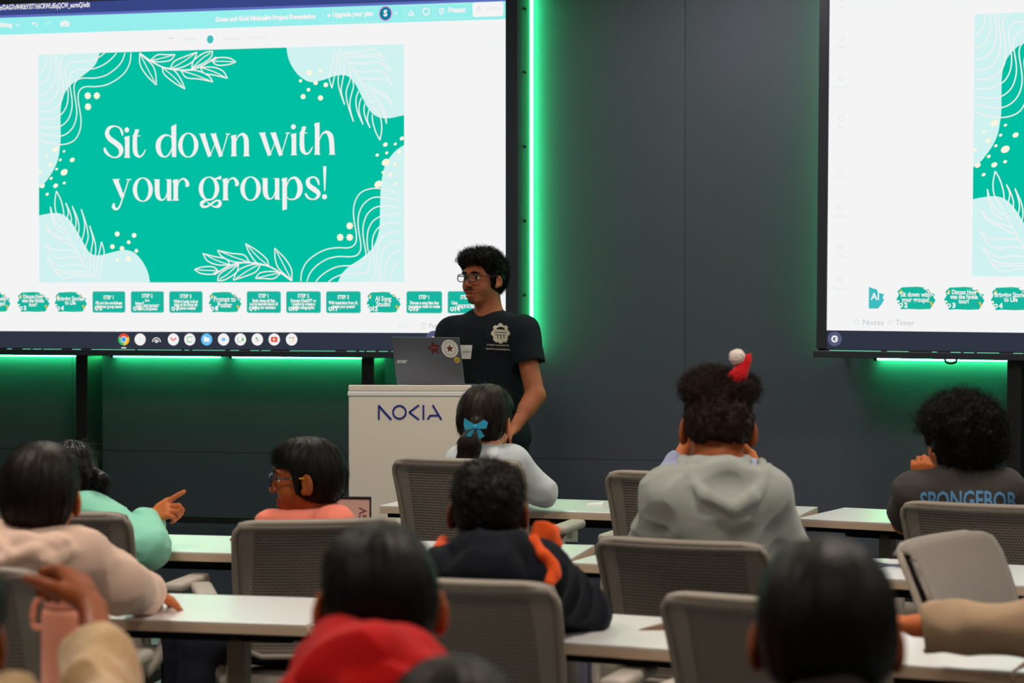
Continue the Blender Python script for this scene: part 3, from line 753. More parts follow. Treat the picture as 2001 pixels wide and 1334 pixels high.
tables['r1b'] = table('front-row table in front of the curly-haired boy at right', A, Cc, 0, 1.6)
A, Cc = tz(-250, 975), tz(112, 982)
tables['r1c'] = table('front-row table end peeking out beside the girl in mint', Cc - (Cc - A) / np.linalg.norm(Cc - A) * 1.6, Cc, 0, 1.6)
A, Cc = tz(321, 1076.5), tz(1107, 1097.2)
tables['r2a'] = table('second-row table at left, between the mint coat and the boy with glasses', Cc - unit(Cc - A) * 1.6, Cc, 0, 1.6)
A, Cc = tz(1111, 1097.6), tz(1938, 1140)
tables['r2b'] = table('second-row table at right, running behind the turned empty chair', A, Cc, 0, 1.6)
A, Cc = tz(204, 1206.5), tz(600, 1219.5)
tables['r3a'] = table('third-row table at left beside the pink bottle', Cc - unit(Cc - A) * 1.6, Cc, 0, 1.6)
A, Cc = tz(604, 1219.7), tz(1976, 1311.8)
tables['r3b'] = table('third-row table in the middle under the dark jacket elbow', A, Cc, 0, np.linalg.norm(Cc - A))
A = tz(1980, 1312.2); dd = V(math.cos(math.radians(-16)), math.sin(math.radians(-16)), 0)
tables['r3c'] = table('third-row table at the right edge of the photo', A, A + dd, 0, 1.5)

# ------------------------------------------------------------------ chairs
def uvmap(o, fn):
    me = o.data; uv = me.uv_layers.new(name='holes')
    for l in me.loops:
        uv.data[l.index].uv = fn(me.vertices[l.vertex_index].co)
BACK0, BACKT = 0.50, 0.88
def back_pt(u, v, off=0.0):
    """u -1..1 across, v 0..1 up the back; the chair faces +Y"""
    z = BACK0 + (BACKT - BACK0) * v
    hw = 0.205 + 0.022 * v
    r = 0.045; dz = z - (BACKT - r)
    if dz > 0: hw = hw - r + math.sqrt(max(r * r - dz * dz, 0))
    r0 = 0.06; d0 = (BACK0 + r0) - z
    if d0 > 0: hw = hw - r0 + math.sqrt(max(r0 * r0 - d0 * d0, 0))
    x = u * hw
    y = -0.215 - 0.10 * v - 0.035 * v * v * v * 0.6 + 0.035 * (x / 0.22) ** 2 + 0.012 * math.sin(v * math.pi)
    return V(x, y + off, z)
def make_chair():
    t = thing('conference_chair', 'chair', 'chair')
    b = B(); b.slab(lambda u, v: (back_pt(u * 2 - 1, v, -0.004), V(0, -1, 0)), 20, 24, 0.006)
    sh = b.build('back_shell', M['shell'], t, True)
    uvmap(sh, lambda c: (c.x, c.z - (BACK0 + BACKT) / 2))
    rim = [back_pt(-1, v) for v in np.linspace(0, .98, 22)] + [back_pt(u, 1.0) for u in np.linspace(-.9, .9, 9)] + [back_pt(1, v) for v in np.linspace(.98, 0, 22)]
    rim += [back_pt(u, 0.0) for u in np.linspace(.8, -.8, 6)]
    B().tube([p + V(0, -.004, 0) for p in rim] + [rim[0] + V(0, -.004, 0)], .0085, 8, False, 1.0, (0, 1, 0.01)).build('back_frame', M['chair_plastic'], t, True)
    # fabric front; its top rolls over the frame
    def cush(u, v):
        a = u * 2 - 1; t = max(0.0, (v - .84) / .16); vb = min(v, .84) / .84 * .955
        p = back_pt(a * .985, vb); bulge = .02 * (1 - a * a) * math.sin(min(vb / .955, 1) * math.pi * .92) ** .5 if vb > 0 else 0
        an = math.pi * .98 * t; e = 1 - .35 * abs(a) ** 10
        off = .004 + .028 * math.cos(an) + (bulge * (1 - t))
        return p + V(0, off, .026 * e * math.sin(an)), unit(V(0, math.cos(an), math.sin(an) + 1e-4))
    b = B(); b.slab(cush, 22, 34, .012)
    cu = b.build('back_cushion', [M['knit'], M['hole_shade']], t, True); uvmap(cu, lambda c: (c.x, c.z))
    cu.data.polygons.foreach_set('material_index', [1 if (i < 22 * 34 * 2 and i % 2 == 1) else 0 for i in range(len(cu.data.polygons))])
    # seat
    def seat(u, v):
        a, c = u * 2 - 1, v * 2 - 1
        hw = .235 * (1 - .06 * c * c * (c > 0)); k = max(abs(a), abs(c))
        return V(a * hw, .02 + c * .225, .455 - .02 * max(0, c) ** 3 - .018 * k ** 6), V(0, 0, 1)
    b = B(); b.slab(seat, 18, 18, .05); se = b.build('seat', M['knit'], t, True); uvmap(se, lambda c: (c.x, c.y))
    B().box((0, .02, .395), (.40, .40, .02), None, .006).build('seat_pan', M['chair_plastic'], t)
    for sx in (-1, 1):
        lb = B()   # rear leg runs on up as the back upright
        lb.tube(catmull([(sx * .225, -.30, .0), (sx * .228, -.255, .25), (sx * .222, -.225, .42), (sx * .208, -.232, .56)], 5), .0165, 10, True, 1.5, (1, 0, 0))
        lb.build('rear_leg', M['chair_plastic'], t, True)
        lb = B(); lb.tube(catmull([(sx * .24, .25, 0), (sx * .236, .215, .22), (sx * .225, .18, .40)], 5), .0155, 10, True, 1.4, (1, 0, 0))
        lb.build('front_leg', M['chair_plastic'], t, True)
        ab = B(); ab.tube(catmull([(sx * .232, -.20, .42), (sx * .275, -.14, .50), (sx * .285, -.06, .64)], 5), .014, 10, True, 1.5, (1, 0, 0))
        ar = ab.build('arm_support', M['chair_plastic'], t, True)
        pb = B(); pb.box((sx * .285, .015, .655), (.062, .26, .028), None, .012); pb.build('armrest', M['chair_pad'], t, True)
    return t
proto = make_chair()
def copy_tree(o, parent=None):
    c = o.copy(); COL.objects.link(c)
    if parent is not None: c.parent = parent
    for ch in list(o.children): copy_tree(ch, c)
    return c
chairs = {}
def place_chair(key, label, px, py, Z, yaw, dx=0):
    """px,py,Z: middle of the top edge of the back"""
    t = proto if not chairs else copy_tree(proto)
    p = P(px, py, Z); sz = p[2] / 0.892
    a = math.radians(yaw); off = V(0, -0.325, 0)
    R = np.array([[math.cos(a), -math.sin(a), 0], [math.sin(a), math.cos(a), 0], [0, 0, 1]])
    o = p - R @ off
    t.location = (o[0], o[1], 0); t.rotation_euler = (0, 0, a); t.scale = (1, 1, sz)
    t['label'] = label; t['category'] = 'chair'; t['group'] = 'beige conference chairs'
    chairs[key] = (t, V(o[0], o[1], 0), R, sz); return t
place_chair('girl', 'perforated-back chair of the girl with the blue bow', 888, 893, 7.42, -3)
place_chair('hidden', 'perforated-back chair half hidden to the left of the light hoodie', 1312, 919, 7.15, -6)
place_chair('curly', 'perforated-back chair of the curly-haired boy at the right', 1900, 981, 6.72, -12)
place_chair('mint', 'perforated-back chair of the girl in mint at the left', 92, 996, 6.25, 4)
place_chair('glasses', 'perforated-back chair of the boy with glasses and coral shirt', 624, 1012, 6.1, 26)
place_chair('hoodie', 'perforated-back chair of the boy in the light grey hoodie', 1322, 1051, 5.7, -8)
place_chair('navy', 'perforated-back chair behind the dark jacket with orange trim', 872, 1127, 4.62, -5)
place_chair('cream', 'perforated-back chair of the boy in the pale peach sweatshirt', -140, 1103, 4.62, 4)
place_chair('empty', 'empty perforated-back chair in the third row left of the black-haired child', 1496, 1163, 4.36, -11)
place_chair('turned', 'empty chair turned sideways, showing its ribbed front cushion', 1822, 1043, 5.3, -112)

# ------------------------------------------------------------------ lectern and laptop
LP = P(681, 752, 8.9)                              # front top left corner
LA = math.radians(12.0); LD = V(math.cos(LA), math.sin(LA), 0); LN = V(-math.sin(LA), math.cos(LA), 0)
LW = np.linalg.norm((onplane(921, 752, LP, LN) - LP))
lect = thing('lectern', 'white lectern with blue company lettering in front of the presenter', 'lectern', (LP[0], LP[1], 0), LA)
HT = LP[2] - .024
B().box2((0, 0, 0.04), (LW, 0.40, HT - .02), .004).build('body', M['lectern'], lect)
B().box2((-.004, -.004, HT - .02), (LW + .004, .404, HT), .005).build('top', M['white_lam'], lect)
B().box2((0, -.004, HT), (LW, .016, LP[2]), .004).build('front_lip', M['lectern'], lect)
B().box2((.02, .02, 0), (LW - .02, .38, .04)).build('plinth', M['black_matte'], lect)
M['logo_blue'] = mat('logo_blue', rgb(32, 42, 140), 0.4)
def lg(x, y):
    p = onplane(680 + x / 3.032, 460 + y / 3.032, LP, LN); return V((p - LP) @ LD, p[2])
def raised(name, polys, m, parent, y0, th=0.003):
    b = B()
    for q in polys:
        q = [np.asarray(p) for p in q]
        ar = sum(q[i][0] * q[(i + 1) % len(q)][1] - q[(i + 1) % len(q)][0] * q[i][1] for i in range(len(q)))
        if ar < 0: q.reverse()
        n = len(q)
        b.add([V(p[0], y0 - th, p[1]) for p in q] + [V(p[0], y0, p[1]) for p in q],
              [list(range(n))] + [[(i + 1) % n, i, i + n, (i + 1) % n + n] for i in range(n)])
    return b.build(name, m, parent)
def bar(a, c, wd):
    a = np.asarray(a); c = np.asarray(c); d = unit(c - a); nn = V(-d[1], d[0]) * wd / 2
    return [a + nn, a - nn, c - nn, c + nn]
def letter(polys): raised('letter', polys, M['logo_blue'], lect, 0.0)
WD = .0068
letter([bar(lg(183, 1090), lg(183, 1004), WD), bar(lg(181, 1006), lg(256, 1090), WD * 1.15)])
cO = lg(305, 1046); rO = (lg(348, 1046) - lg(305, 1046))[0]
letter([[cO + V(math.cos(a), math.sin(a)) * rO for a in (k * math.pi / 24, (k + 1) * math.pi / 24)] +
        [cO + V(math.cos(a), math.sin(a)) * (rO - WD) for a in ((k + 1) * math.pi / 24, k * math.pi / 24)] for k in range(48)])
letter([bar(lg(420, 1004), lg(362, 1047), WD), bar(lg(362, 1046), lg(420, 1090), WD)])
letter([bar(lg(447, 1090), lg(447, 1004), WD)])
letter([bar(lg(502, 1004), lg(553, 1090), WD * 1.1), bar(lg(472, 1089), lg(487, 1066), WD), bar(lg(484, 1066), lg(538, 1066), WD)])

M['alu'] = mat('laptop_aluminium', rgb(112, 114, 124), 0.38, metal=0.7, spec=0.5)
lapc = P(842, 752, 9.03)
lap = thing('laptop', 'open silver laptop with star stickers on its lid, on the lectern', 'laptop', (lapc[0], lapc[1], HT), math.radians(14.5 - 25))
LWD_ = .302; LHT = .198; ang = math.radians(15)     # local -y faces the room, lid leans towards the room
B().box2((-LWD_ / 2, 0, 0.002), (LWD_ / 2, .215, .017), .004).build('base', M['alu'], lap)
Rl = np.array([[1, 0, 0], [0, math.cos(ang), -math.sin(ang)], [0, math.sin(ang), math.cos(ang)]])
lid = B(); lid.M = (Rl, V(0, 0.0, .018)); lid.box((0, 0, LHT / 2), (LWD_, .007, LHT), None, .003)
lid = lid.build('lid', M['alu'], lap)
B().box((0, .0, .012), (.2, .012, .014), None, .004).build('hinge', M['black'], lap)
def onlid(vs2, fs, name, m, lift):
    vs = [Rl @ V(p[0], -0.0036 - lift, p[1]) + V(0, 0, .018) for p in vs2]
    return mesh_obj(name, vs, fs, m, lid)
def lidxy(px, py):                                    # photo point -> position on the lid
    fx = (px - 762 - (py - 662) * .148) / 136.0; fz = 1 - (py - 662.5) / 96.0
    return V((fx - .5) * LWD_, fz * LHT)
vs, fs = text_mesh('acer', .026, 'CENTER', .0004, .25); c = lidxy(786, 714)
onlid([c + V(p[0], p[1]) for p in vs], fs, 'brand_lettering', mat('silver_print', rgb(232, 234, 238), .3), .0004)
def star(c, r, n=5, r2=.4, rot=math.pi / 2):
    return [V(c[0] + (r if k % 2 == 0 else r * r2) * math.cos(rot + k * math.pi / n), c[1] + (r if k % 2 == 0 else r * r2) * math.sin(rot + k * math.pi / n)) for k in range(2 * n)]
def circ(c, r, n=28): return [V(c[0] + r * math.cos(2 * math.pi * k / n), c[1] + r * math.sin(2 * math.pi * k / n)) for k in range(n)]
m_white = mat('sticker_white', rgb(222, 220, 214), .4); m_maroon = mat('sticker_maroon', rgb(96, 26, 34), .4); m_or = mat('sticker_orange', rgb(190, 110, 70), .4)
m_yel = mat('sticker_yellow', rgb(205, 170, 50), .4); m_grn = mat('sticker_green', rgb(90, 140, 70), .4)
c = lidxy(881, 684); rr = .037
st_ = onlid(circ(c, rr), [list(range(28))], 'round_star_sticker', m_white, .0003)
def onst(pts, m, name, lift): return mesh_obj(name, [Rl @ V(p[0], -0.0036 - lift, p[1]) + V(0, 0, .018) for p in pts], [list(range(len(pts)))], m, lid)
onst(star(c, .018), m_maroon, 'sticker_star', .0007)
b = B()
for k in range(40):
    a0, a1 = 2 * math.pi * k / 40, 2 * math.pi * (k + 1) / 40
    q = [c + V(math.cos(a), math.sin(a)) * r for a, r in ((a0, .0245), (a0, .0255), (a1, .0255), (a1, .0245))]
    b.add([Rl @ V(p[0], -.0043, p[1]) + V(0, 0, .018) for p in q], [[0, 1, 2, 3]])
b.build('sticker_ring', m_maroon, lid)
def arc_text(txt, a0, a1, r, m, size):
    for k, ch in enumerate(txt):
        if ch == ' ': continue
        a = math.radians(a0 + (a1 - a0) * k / (len(txt) - 1)); vs, fs = text_mesh(ch, size)
        up = 1 if a0 > a1 else -1; ra = a - math.pi / 2 * up
        pp = [c + V(math.cos(a), math.sin(a)) * r + V(p[0] * math.cos(ra) - p[1] * math.sin(ra), p[0] * math.sin(ra) + p[1] * math.cos(ra)) for p in vs]
        onlid(pp, fs, 'sticker_letter', m, .0007)
arc_text('------', 125, 55, .028, m_maroon, .014)
arc_text('----------', 215, 325, .0315, m_or, .014)
c2 = lidxy(849.5, 684); onst(star(c2, .03, 5, .5, math.pi / 2 + .15), m_maroon, 'maroon_star_sticker', .0004)
onst([c2 + V(-.012, .002), c2 + V(.012, .002), c2 + V(.012, .005), c2 + V(-.012, .005)], m_or, 'sticker_band', .0008)
c3_ = lidxy(895.5, 706.5); onst(circ(c3_, .0125), m_yel, 'round_yellow_sticker', .0004)
onst([c3_ + V(-.009, -.002), c3_ + V(0, .004), c3_ + V(.002, -.009)], m_grn, 'sticker_leaf', .0008)

# ------------------------------------------------------------------ small things on the tables
M['paper'] = mat('paper', rgb(232, 232, 232), .7)
p = tz(1157, 986); t = thing('paper_slip', 'small folded slip of paper on the front table left of the mid chair', 'paper', (p[0], p[1], .7305), .1)
B().add([V(-.02, -.03, 0), V(.04, -.03, 0), V(.04, .03, .0), V(-.02, .03, .0), V(-.018, -.03, .002), V(.04, -.03, .007), V(.04, .03, .009), V(-.018, .03, .002)],
        [[3, 2, 1, 0], [4, 5, 6, 7], [0, 1, 5, 4], [1, 2, 6, 5], [2, 3, 7, 6], [3, 0, 4, 7]]).build('fold', M['paper'], t)
p = tz(1743, 1107); t = thing('lanyard', 'thin grey looped lanyard on the table beside the turned chair', 'lanyard', (p[0], p[1], .731))
B().tube([V(.045 * math.cos(a), .028 * math.sin(a), .003 + .002 * math.sin(3 * a)) for a in np.linspace(0, 2 * math.pi, 33)], .003, 6, False).build('loop', mat('lanyard_cord', rgb(92, 96, 120), .6), t)
B().box((.05, .0, .004), (.03, .018, .006), None, .002).build('clip', mat('lanyard_clip', rgb(70, 72, 84), .6), t)
p = tz(1276, 1228); t = thing('paper_corner', 'brown folded paper on the third-row table beside the empty chair', 'paper', (p[0], p[1], .7302), .4)
B().add([V(-.04, -.02, 0), V(.06, -.03, 0), V(.06, .05, 0), V(-.03, -.02, .004), V(.06, -.03, .02), V(.06, .05, .012)],
        [[2, 1, 0], [3, 4, 5], [0, 1, 4, 3], [1, 2, 5, 4], [2, 0, 3, 5]]).build('fold', mat('brown_paper', rgb(120, 92, 72), .7), t)
# standing card by the boy with glasses
p = P(686, 988, 6.78); t = thing('display_card', 'pinkish standing card with dark top edge behind the boy with glasses', 'card', (p[0], p[1], .73), math.radians(6))
hc = P(686, 972.5, 6.78)[2] - .73
B().box((0, .0, hc / 2), (.118, .006, hc), None, .001).build('panel', mat('card_face', rgb(190, 160, 150), .5), t)
B().box((0, .0, hc), (.122, .012, .008), None, .002).build('top_edge', M['black_matte'], t)
B().box((.059, .0, hc / 2), (.004, .010, hc), None, .001).build('side_edge', M['black_matte'], t)
B().box((0, .05, .004), (.118, .10, .006), None, .001).build('foot', M['black_matte'], t)
vs, fs = text_mesh('AGV', .034, 'CENTER', .0005)
mesh_obj('lettering', [V(.036 + p_[1] * -1 + .012, -.0036, hc - .062 + p_[0]) for p_ in vs], [list(reversed(f)) for f in fs], mat('card_ink', rgb(92, 52, 56), .5), t)
# pink bottle on the fourth-row table
t4, _ = table('fourth-row table at the lower left, under the pink bottle', P(-420, 1476, 3.66) * V(1, 1, 0), P(500, 1482, 3.62) * V(1, 1, 0), 0, 1.5)
b0 = P(136, 1466, 3.78)
bt = thing('water_bottle', 'tall coral pink water bottle with a strap loop at the lower left', 'bottle', (b0[0], b0[1], .73))
zt_ = P(136, 1186, 3.78)[2] - .73; zl = P(136, 1146, 3.78)[2] - .73
M['coral'] = mat('bottle_coral', rgb(250, 166, 138), .42, spec=.4, var=.03, vscale=40)
r_ = .0455
B().lathe([(r_ * .9, 0), (r_, .006), (r_, zt_ - .012), (r_ * .97, zt_ - .004), (r_ * .9, zt_)], n=40).build('body', M['coral'], bt, True)
B().lathe([(r_ * .86, zt_), (r_ * .88, zt_ + .004), (r_ * .84, zl - .01), (r_ * .5, zl - .002), (r_ * .2, zl)], n=40).build('cap', M['coral'], bt, True)
B().lathe([(r_ * .915, zt_ - .002), (r_ * .915, zt_ + .002)], n=40).build('cap_ring', mat('ring_brown', rgb(150, 84, 62), .6), bt)  # darker brown band where the cap meets the body
lx = -RT
B().tube(catmull([lx * r_ * .8 + V(0, 0, zl - .012), lx * r_ * 1.2 + V(0, 0, zl - .024), lx * r_ * 1.32 + V(0, 0, zt_ - .012), lx * r_ * 1.28 + V(0, 0, zt_ - .03), lx * r_ * .95 + V(0, 0, zt_ - .034)], 6), .0048, 10).build('strap', M['coral'], bt, True)

# ------------------------------------------------------------------ soft-bodied shapes (bodies, clothes, hair)
def Rz(a): c, s = math.cos(a), math.sin(a); return np.array([[c, -s, 0], [s, c, 0], [0, 0, 1.0]])
def Rx(a): c, s = math.cos(a), math.sin(a); return np.array([[1.0, 0, 0], [0, c, -s], [0, s, c]])
def Ry(a): c, s = math.cos(a), math.sin(a); return np.array([[c, 0, s], [0, 1.0, 0], [-s, 0, c]])
def vnoise(Pn, seed=0):
    """smooth value noise in -1..1"""
    i = np.floor(Pn).astype(np.int64); f = (Pn - i).astype(np.float32); f = f * f * (3 - 2 * f)
    def h(a, b, c):
        n = (a * 374761393 + b * 668265263 + c * 2147483647 + seed * 974634777) & 0xffffffff
        n = ((n ^ (n >> 13)) * 1274126177) & 0xffffffff
        return ((n ^ (n >> 16)) & 0xffff).astype(np.float32) / 32767.5 - 1
    r = 0
    for dx in (0, 1):
        for dy in (0, 1):
            for dz in (0, 1):
                wgt = (f[:, 0] if dx else 1 - f[:, 0]) * (f[:, 1] if dy else 1 - f[:, 1]) * (f[:, 2] if dz else 1 - f[:, 2])
                r = r + wgt * h(i[:, 0] + dx, i[:, 1] + dy, i[:, 2] + dz)
    return r
class G:
    def __init__(s): s.p = []
    def _a(s, fn, c, R, k, op): s.p.append((op, k, fn, np.asarray(c, np.float32), R)); return s
    def cap(s, a, b, ra, rb, k=0.015, op='u', flat=None):
        a = np.asarray(a, np.float32); b = np.asarray(b, np.float32)
        if flat is not None: n, sc = np.asarray(unit(flat[0]), np.float32), flat[1]
        def fn(Q):
            q = Q - a; ba = b - a
            if flat is not None:
                q = q + np.outer(q @ n, n) * (1 / sc - 1); ba = ba + (ba @ n) * n * (1 / sc - 1)
            h = np.clip((q @ ba) / max(float(ba @ ba), 1e-9), 0, 1)
            q = q - h[:, None] * ba
            return np.sqrt(np.einsum('ij,ij->i', q, q)) - (ra + (rb - ra) * h)
        c = (a + b) / 2
        return s._a(fn, c, np.linalg.norm(b - a) / 2 + max(ra, rb), k, op)
    def path(s, pts, r, k=0.015, op='u', flat=None):
        rr = r if hasattr(r, '__len__') else [r] * len(pts)
        for i in range(len(pts) - 1): s.cap(pts[i], pts[i + 1], rr[i], rr[i + 1], k, op, flat)
        return s
    def ell(s, c, r, R=None, k=0.015, op='u'):
        c = np.asarray(c, np.float32); r = np.asarray(r, np.float32); Rm = np.asarray(R if R is not None else np.eye(3), np.float32)
        def fn(Q):
            q = (Q - c) @ Rm
            k0 = np.linalg.norm(q / r, axis=1); k1 = np.linalg.norm(q / (r * r), axis=1)
            return np.where(k1 > 1e-6, k0 * (k0 - 1) / np.maximum(k1, 1e-6), -r.min())
        return s._a(fn, c, float(r.max()), k, op)
    def box(s, c, h, R=None, rad=0.01, k=0.01, op='u'):
        c = np.asarray(c, np.float32); h = np.asarray(h, np.float32); Rm = np.asarray(R if R is not None else np.eye(3), np.float32)
        def fn(Q):
            q = np.abs((Q - c) @ Rm) - (h - rad)
            return np.linalg.norm(np.maximum(q, 0), axis=1) + np.minimum(q.max(axis=1), 0) - rad
        return s._a(fn, c, float(np.linalg.norm(h)), k, op)
    def ev(s, Q, margin=None):
        d = np.full(len(Q), 1.0, np.float32)
        for op, k, fn, c, R in s.p:
            if margin is None: v = fn(Q).astype(np.float32); idx = slice(None)
            else:
                e = Q - c; idx = np.nonzero(np.einsum('ij,ij->i', e, e) < (R + margin + k) ** 2)[0]
                if len(idx) == 0: continue
                v = fn(Q[idx]).astype(np.float32)
            a = d[idx]
            if op == 'u':
                h = np.clip(.5 + .5 * (a - v) / k, 0, 1); d[idx] = a + (v - a) * h - k * h * (1 - h)
            else:
                v = -v; h = np.clip(.5 - .5 * (a - v) / k, 0, 1); d[idx] = a + (v - a) * h + k * h * (1 - h)
        return d
    def mesh(s, h=0.006, disp=None, pad=0.03):
        us = [p for p in s.p if p[0] == 'u']
        lo = np.min([p[3] - p[4] for p in us], axis=0) - pad; hi = np.max([p[3] + p[4] for p in us], axis=0) + pad
        H = 4 * h
        n = np.ceil((hi - lo) / H).astype(int) + 1
        g = np.stack(np.meshgrid(*[lo[i] + (np.arange(n[i]) + .5) * H - h * .5 for i in range(3)], indexing='ij'), -1).reshape(-1, 3).astype(np.float32)
        dc = s.ev(g).reshape(n)
        near = np.abs(dc) < 8.5 * h
        D = np.repeat(np.repeat(np.repeat(np.where(dc < 0, -1, 1).astype(np.float32), 4, 0), 4, 1), 4, 2)
        ci = np.argwhere(near)
        sub = np.stack(np.meshgrid(range(4), range(4), range(4), indexing='ij'), -1).reshape(-1, 3)
        fi = (ci[:, None, :] * 4 + sub[None]).reshape(-1, 3)
        Q = (lo + fi * h).astype(np.float32)
        d = s.ev(Q, 10 * h)
        if disp is not None: d = d + disp(Q).astype(np.float32)
        D[fi[:, 0], fi[:, 1], fi[:, 2]] = d
        D[0] = D[-1] = 1; D[:, 0] = D[:, -1] = 1; D[:, :, 0] = D[:, :, -1] = 1
        return surface_nets(D, lo, h)
def surface_nets(D, lo, h):
    sg = D < 0
    c = np.zeros(tuple(x - 1 for x in D.shape), np.uint8)
    for a in (0, 1):
        for b in (0, 1):
            for e in (0, 1): c += sg[a:D.shape[0] - 1 + a, b:D.shape[1] - 1 + b, e:D.shape[2] - 1 + e]
    act = np.argwhere((c > 0) & (c < 8))
    idm = np.full(c.shape, -1, np.int32); idm[act[:, 0], act[:, 1], act[:, 2]] = np.arange(len(act))
    pos = np.zeros((len(act), 3), np.float32); cnt = np.zeros(len(act), np.float32)
    cor = [np.array(x) for x in ((0, 0, 0), (1, 0, 0), (0, 1, 0), (0, 0, 1), (1, 1, 0), (1, 0, 1), (0, 1, 1), (1, 1, 1))]
    val = {tuple(x): D[act[:, 0] + x[0], act[:, 1] + x[1], act[:, 2] + x[2]] for x in cor}
    for ax in range(3):
        for x in cor:
            if x[ax]: continue
            y = x.copy(); y[ax] = 1
            a, b = val[tuple(x)], val[tuple(y)]
            m = (a < 0) != (b < 0); t = np.clip(a[m] / (a[m] - b[m]), 0, 1)
            q = np.tile(x.astype(np.float32), (m.sum(), 1)); q[:, ax] = t
            pos[m] += q; cnt[m] += 1
    verts = lo + (act + pos / cnt[:, None]) * h
    faces = []
    for ax in range(3):
        o1, o2 = [(1, 2), (2, 0), (0, 1)][ax]
        sl0 = [slice(None)] * 3; sl1 = [slice(None)] * 3; sl0[ax] = slice(0, -1); sl1[ax] = slice(1, None)
        e = np.argwhere(sg[tuple(sl0)] != sg[tuple(sl1)])
        e = e[(e[:, o1] > 0) & (e[:, o2] > 0) & (e[:, o1] < D.shape[o1] - 1) & (e[:, o2] < D.shape[o2] - 1)]
        inside = sg[e[:, 0], e[:, 1], e[:, 2]]
        def cell(a, b):
            q = e.copy(); q[:, o1] -= a; q[:, o2] -= b; return idm[q[:, 0], q[:, 1], q[:, 2]]
        f = np.stack([cell(1, 1), cell(0, 1), cell(0, 0), cell(1, 0)], 1)
        f[~inside] = f[~inside][:, ::-1]
        faces.append(f)
    f = np.concatenate(faces); f = f[(f >= 0).all(1)]
    return verts, f
def smooth(Vv, Ff, it=1, lam=0.5):
    e = np.concatenate([Ff[:, [0, 1]], Ff[:, [1, 2]], Ff[:, [2, 3]], Ff[:, [3, 0]]])
    n = len(Vv); deg = np.bincount(e.ravel(), minlength=n).astype(np.float32)
    for _ in range(it):
        acc = np.stack([np.bincount(e[:, 0], Vv[e[:, 1], k], n) + np.bincount(e[:, 1], Vv[e[:, 0], k], n) for k in range(3)], 1)
        Vv = Vv + lam * (acc / np.maximum(deg, 1)[:, None] - Vv)
    return Vv
def np_mesh(name, Vv, Ff, mats, parent=None, midx=None, origin=None, smooth_=True):
    me = bpy.data.meshes.new(name)
    Vv = np.asarray(Vv, np.float64)
    if origin is not None: Vv = Vv - np.asarray(origin)
    n, m, w_ = len(Vv), len(Ff), Ff.shape[1]
    me.vertices.add(n); me.vertices.foreach_set('co', Vv.astype(np.float32).ravel())
    me.loops.add(m * w_); me.loops.foreach_set('vertex_index', Ff.astype(np.int32).ravel())
    me.polygons.add(m); me.polygons.foreach_set('loop_start', np.arange(0, m * w_, w_, dtype=np.int32))
    if not isinstance(mats, (list, tuple)): mats = [mats]
    for q in mats: me.materials.append(q)
    if midx is not None: me.polygons.foreach_set('material_index', np.asarray(midx, np.int32))
    me.polygons.foreach_set('use_smooth', np.full(m, smooth_))
    me.update(calc_edges=True)
    o = bpy.data.objects.new(name, me)
    return link(o, parent)
def normals(Vv, Ff):
    a = Vv[Ff[:, 2]] - Vv[Ff[:, 0]]; b = Vv[Ff[:, 3]] - Vv[Ff[:, 1]]
    n = np.cross(a, b); return n / (np.linalg.norm(n, axis=1)[:, None] + 1e-12)
def strands(paths, r0, r1):
    """paths: (N,K,3) -> tube mesh with three sides"""
    N, K, _ = paths.shape
    t = np.gradient(paths, axis=1); t /= np.linalg.norm(t, axis=2, keepdims=True) + 1e-9
    ref = np.tile(np.array([0.31, 0.52, 0.79]), (N, K, 1))
    a = np.cross(t, ref); a /= np.linalg.norm(a, axis=2, keepdims=True) + 1e-9; b = np.cross(t, a)
    rad = np.linspace(r0, r1, K)[None, :, None]
    ring = [paths + rad * (a * math.cos(q) + b * math.sin(q)) for q in (0, 2.0944, 4.18879)]
    Vv = np.stack(ring, 2).reshape(-1, 3)
    base = (np.arange(N)[:, None, None] * K + np.arange(K - 1)[None, :, None]) * 3
    k = np.arange(3)[None, None, :]; k2 = (k + 1) % 3
    Ff = np.stack([base + k, base + k2, base + 3 + k2, base + 3 + k], -1).reshape(-1, 4)
    return Vv, Ff

# ------------------------------------------------------------------ people
def skinmat(name, c, rough=0.55):
    return mat(name, c, rough, spec=0.35, var=0.10, vscale=22, bump=0.12, bscale=320, sss=0.12)
def clothmat(name, c, rough=0.9, b=0.3, sheen=0.12):
    sheen = sheen if max(c[:3]) > .08 else 0.0
    return mat(name, c, rough, spec=0.2, var=0.07, vscale=26, bump=b, bscale=420, sheen=sheen)
def hairmat(name, c, rough=0.5):
    c = tuple(x * .38 for x in c[:3]) + (1,)
    m = mat(name, c, rough, spec=0.16, var=0.3, vscale=60); return m
HAIR = hairmat('black_hair', rgb(26, 20, 18)); HAIRB = hairmat('brown_black_hair', rgb(38, 28, 24)); HAIRC = hairmat('curly_hair', rgb(30, 23, 22), .55)
EYEW = mat('eye_white', rgb(225, 220, 214), .25); EYEB = mat('eye_iris', rgb(40, 24, 16), .15); LIP = {}
JEANS = clothmat('dark_trousers', rgb(30, 33, 42)); SHOE = mat('shoe_white', rgb(200, 200, 205), .6); SHOED = mat('shoe_dark', rgb(40, 40, 44), .6)

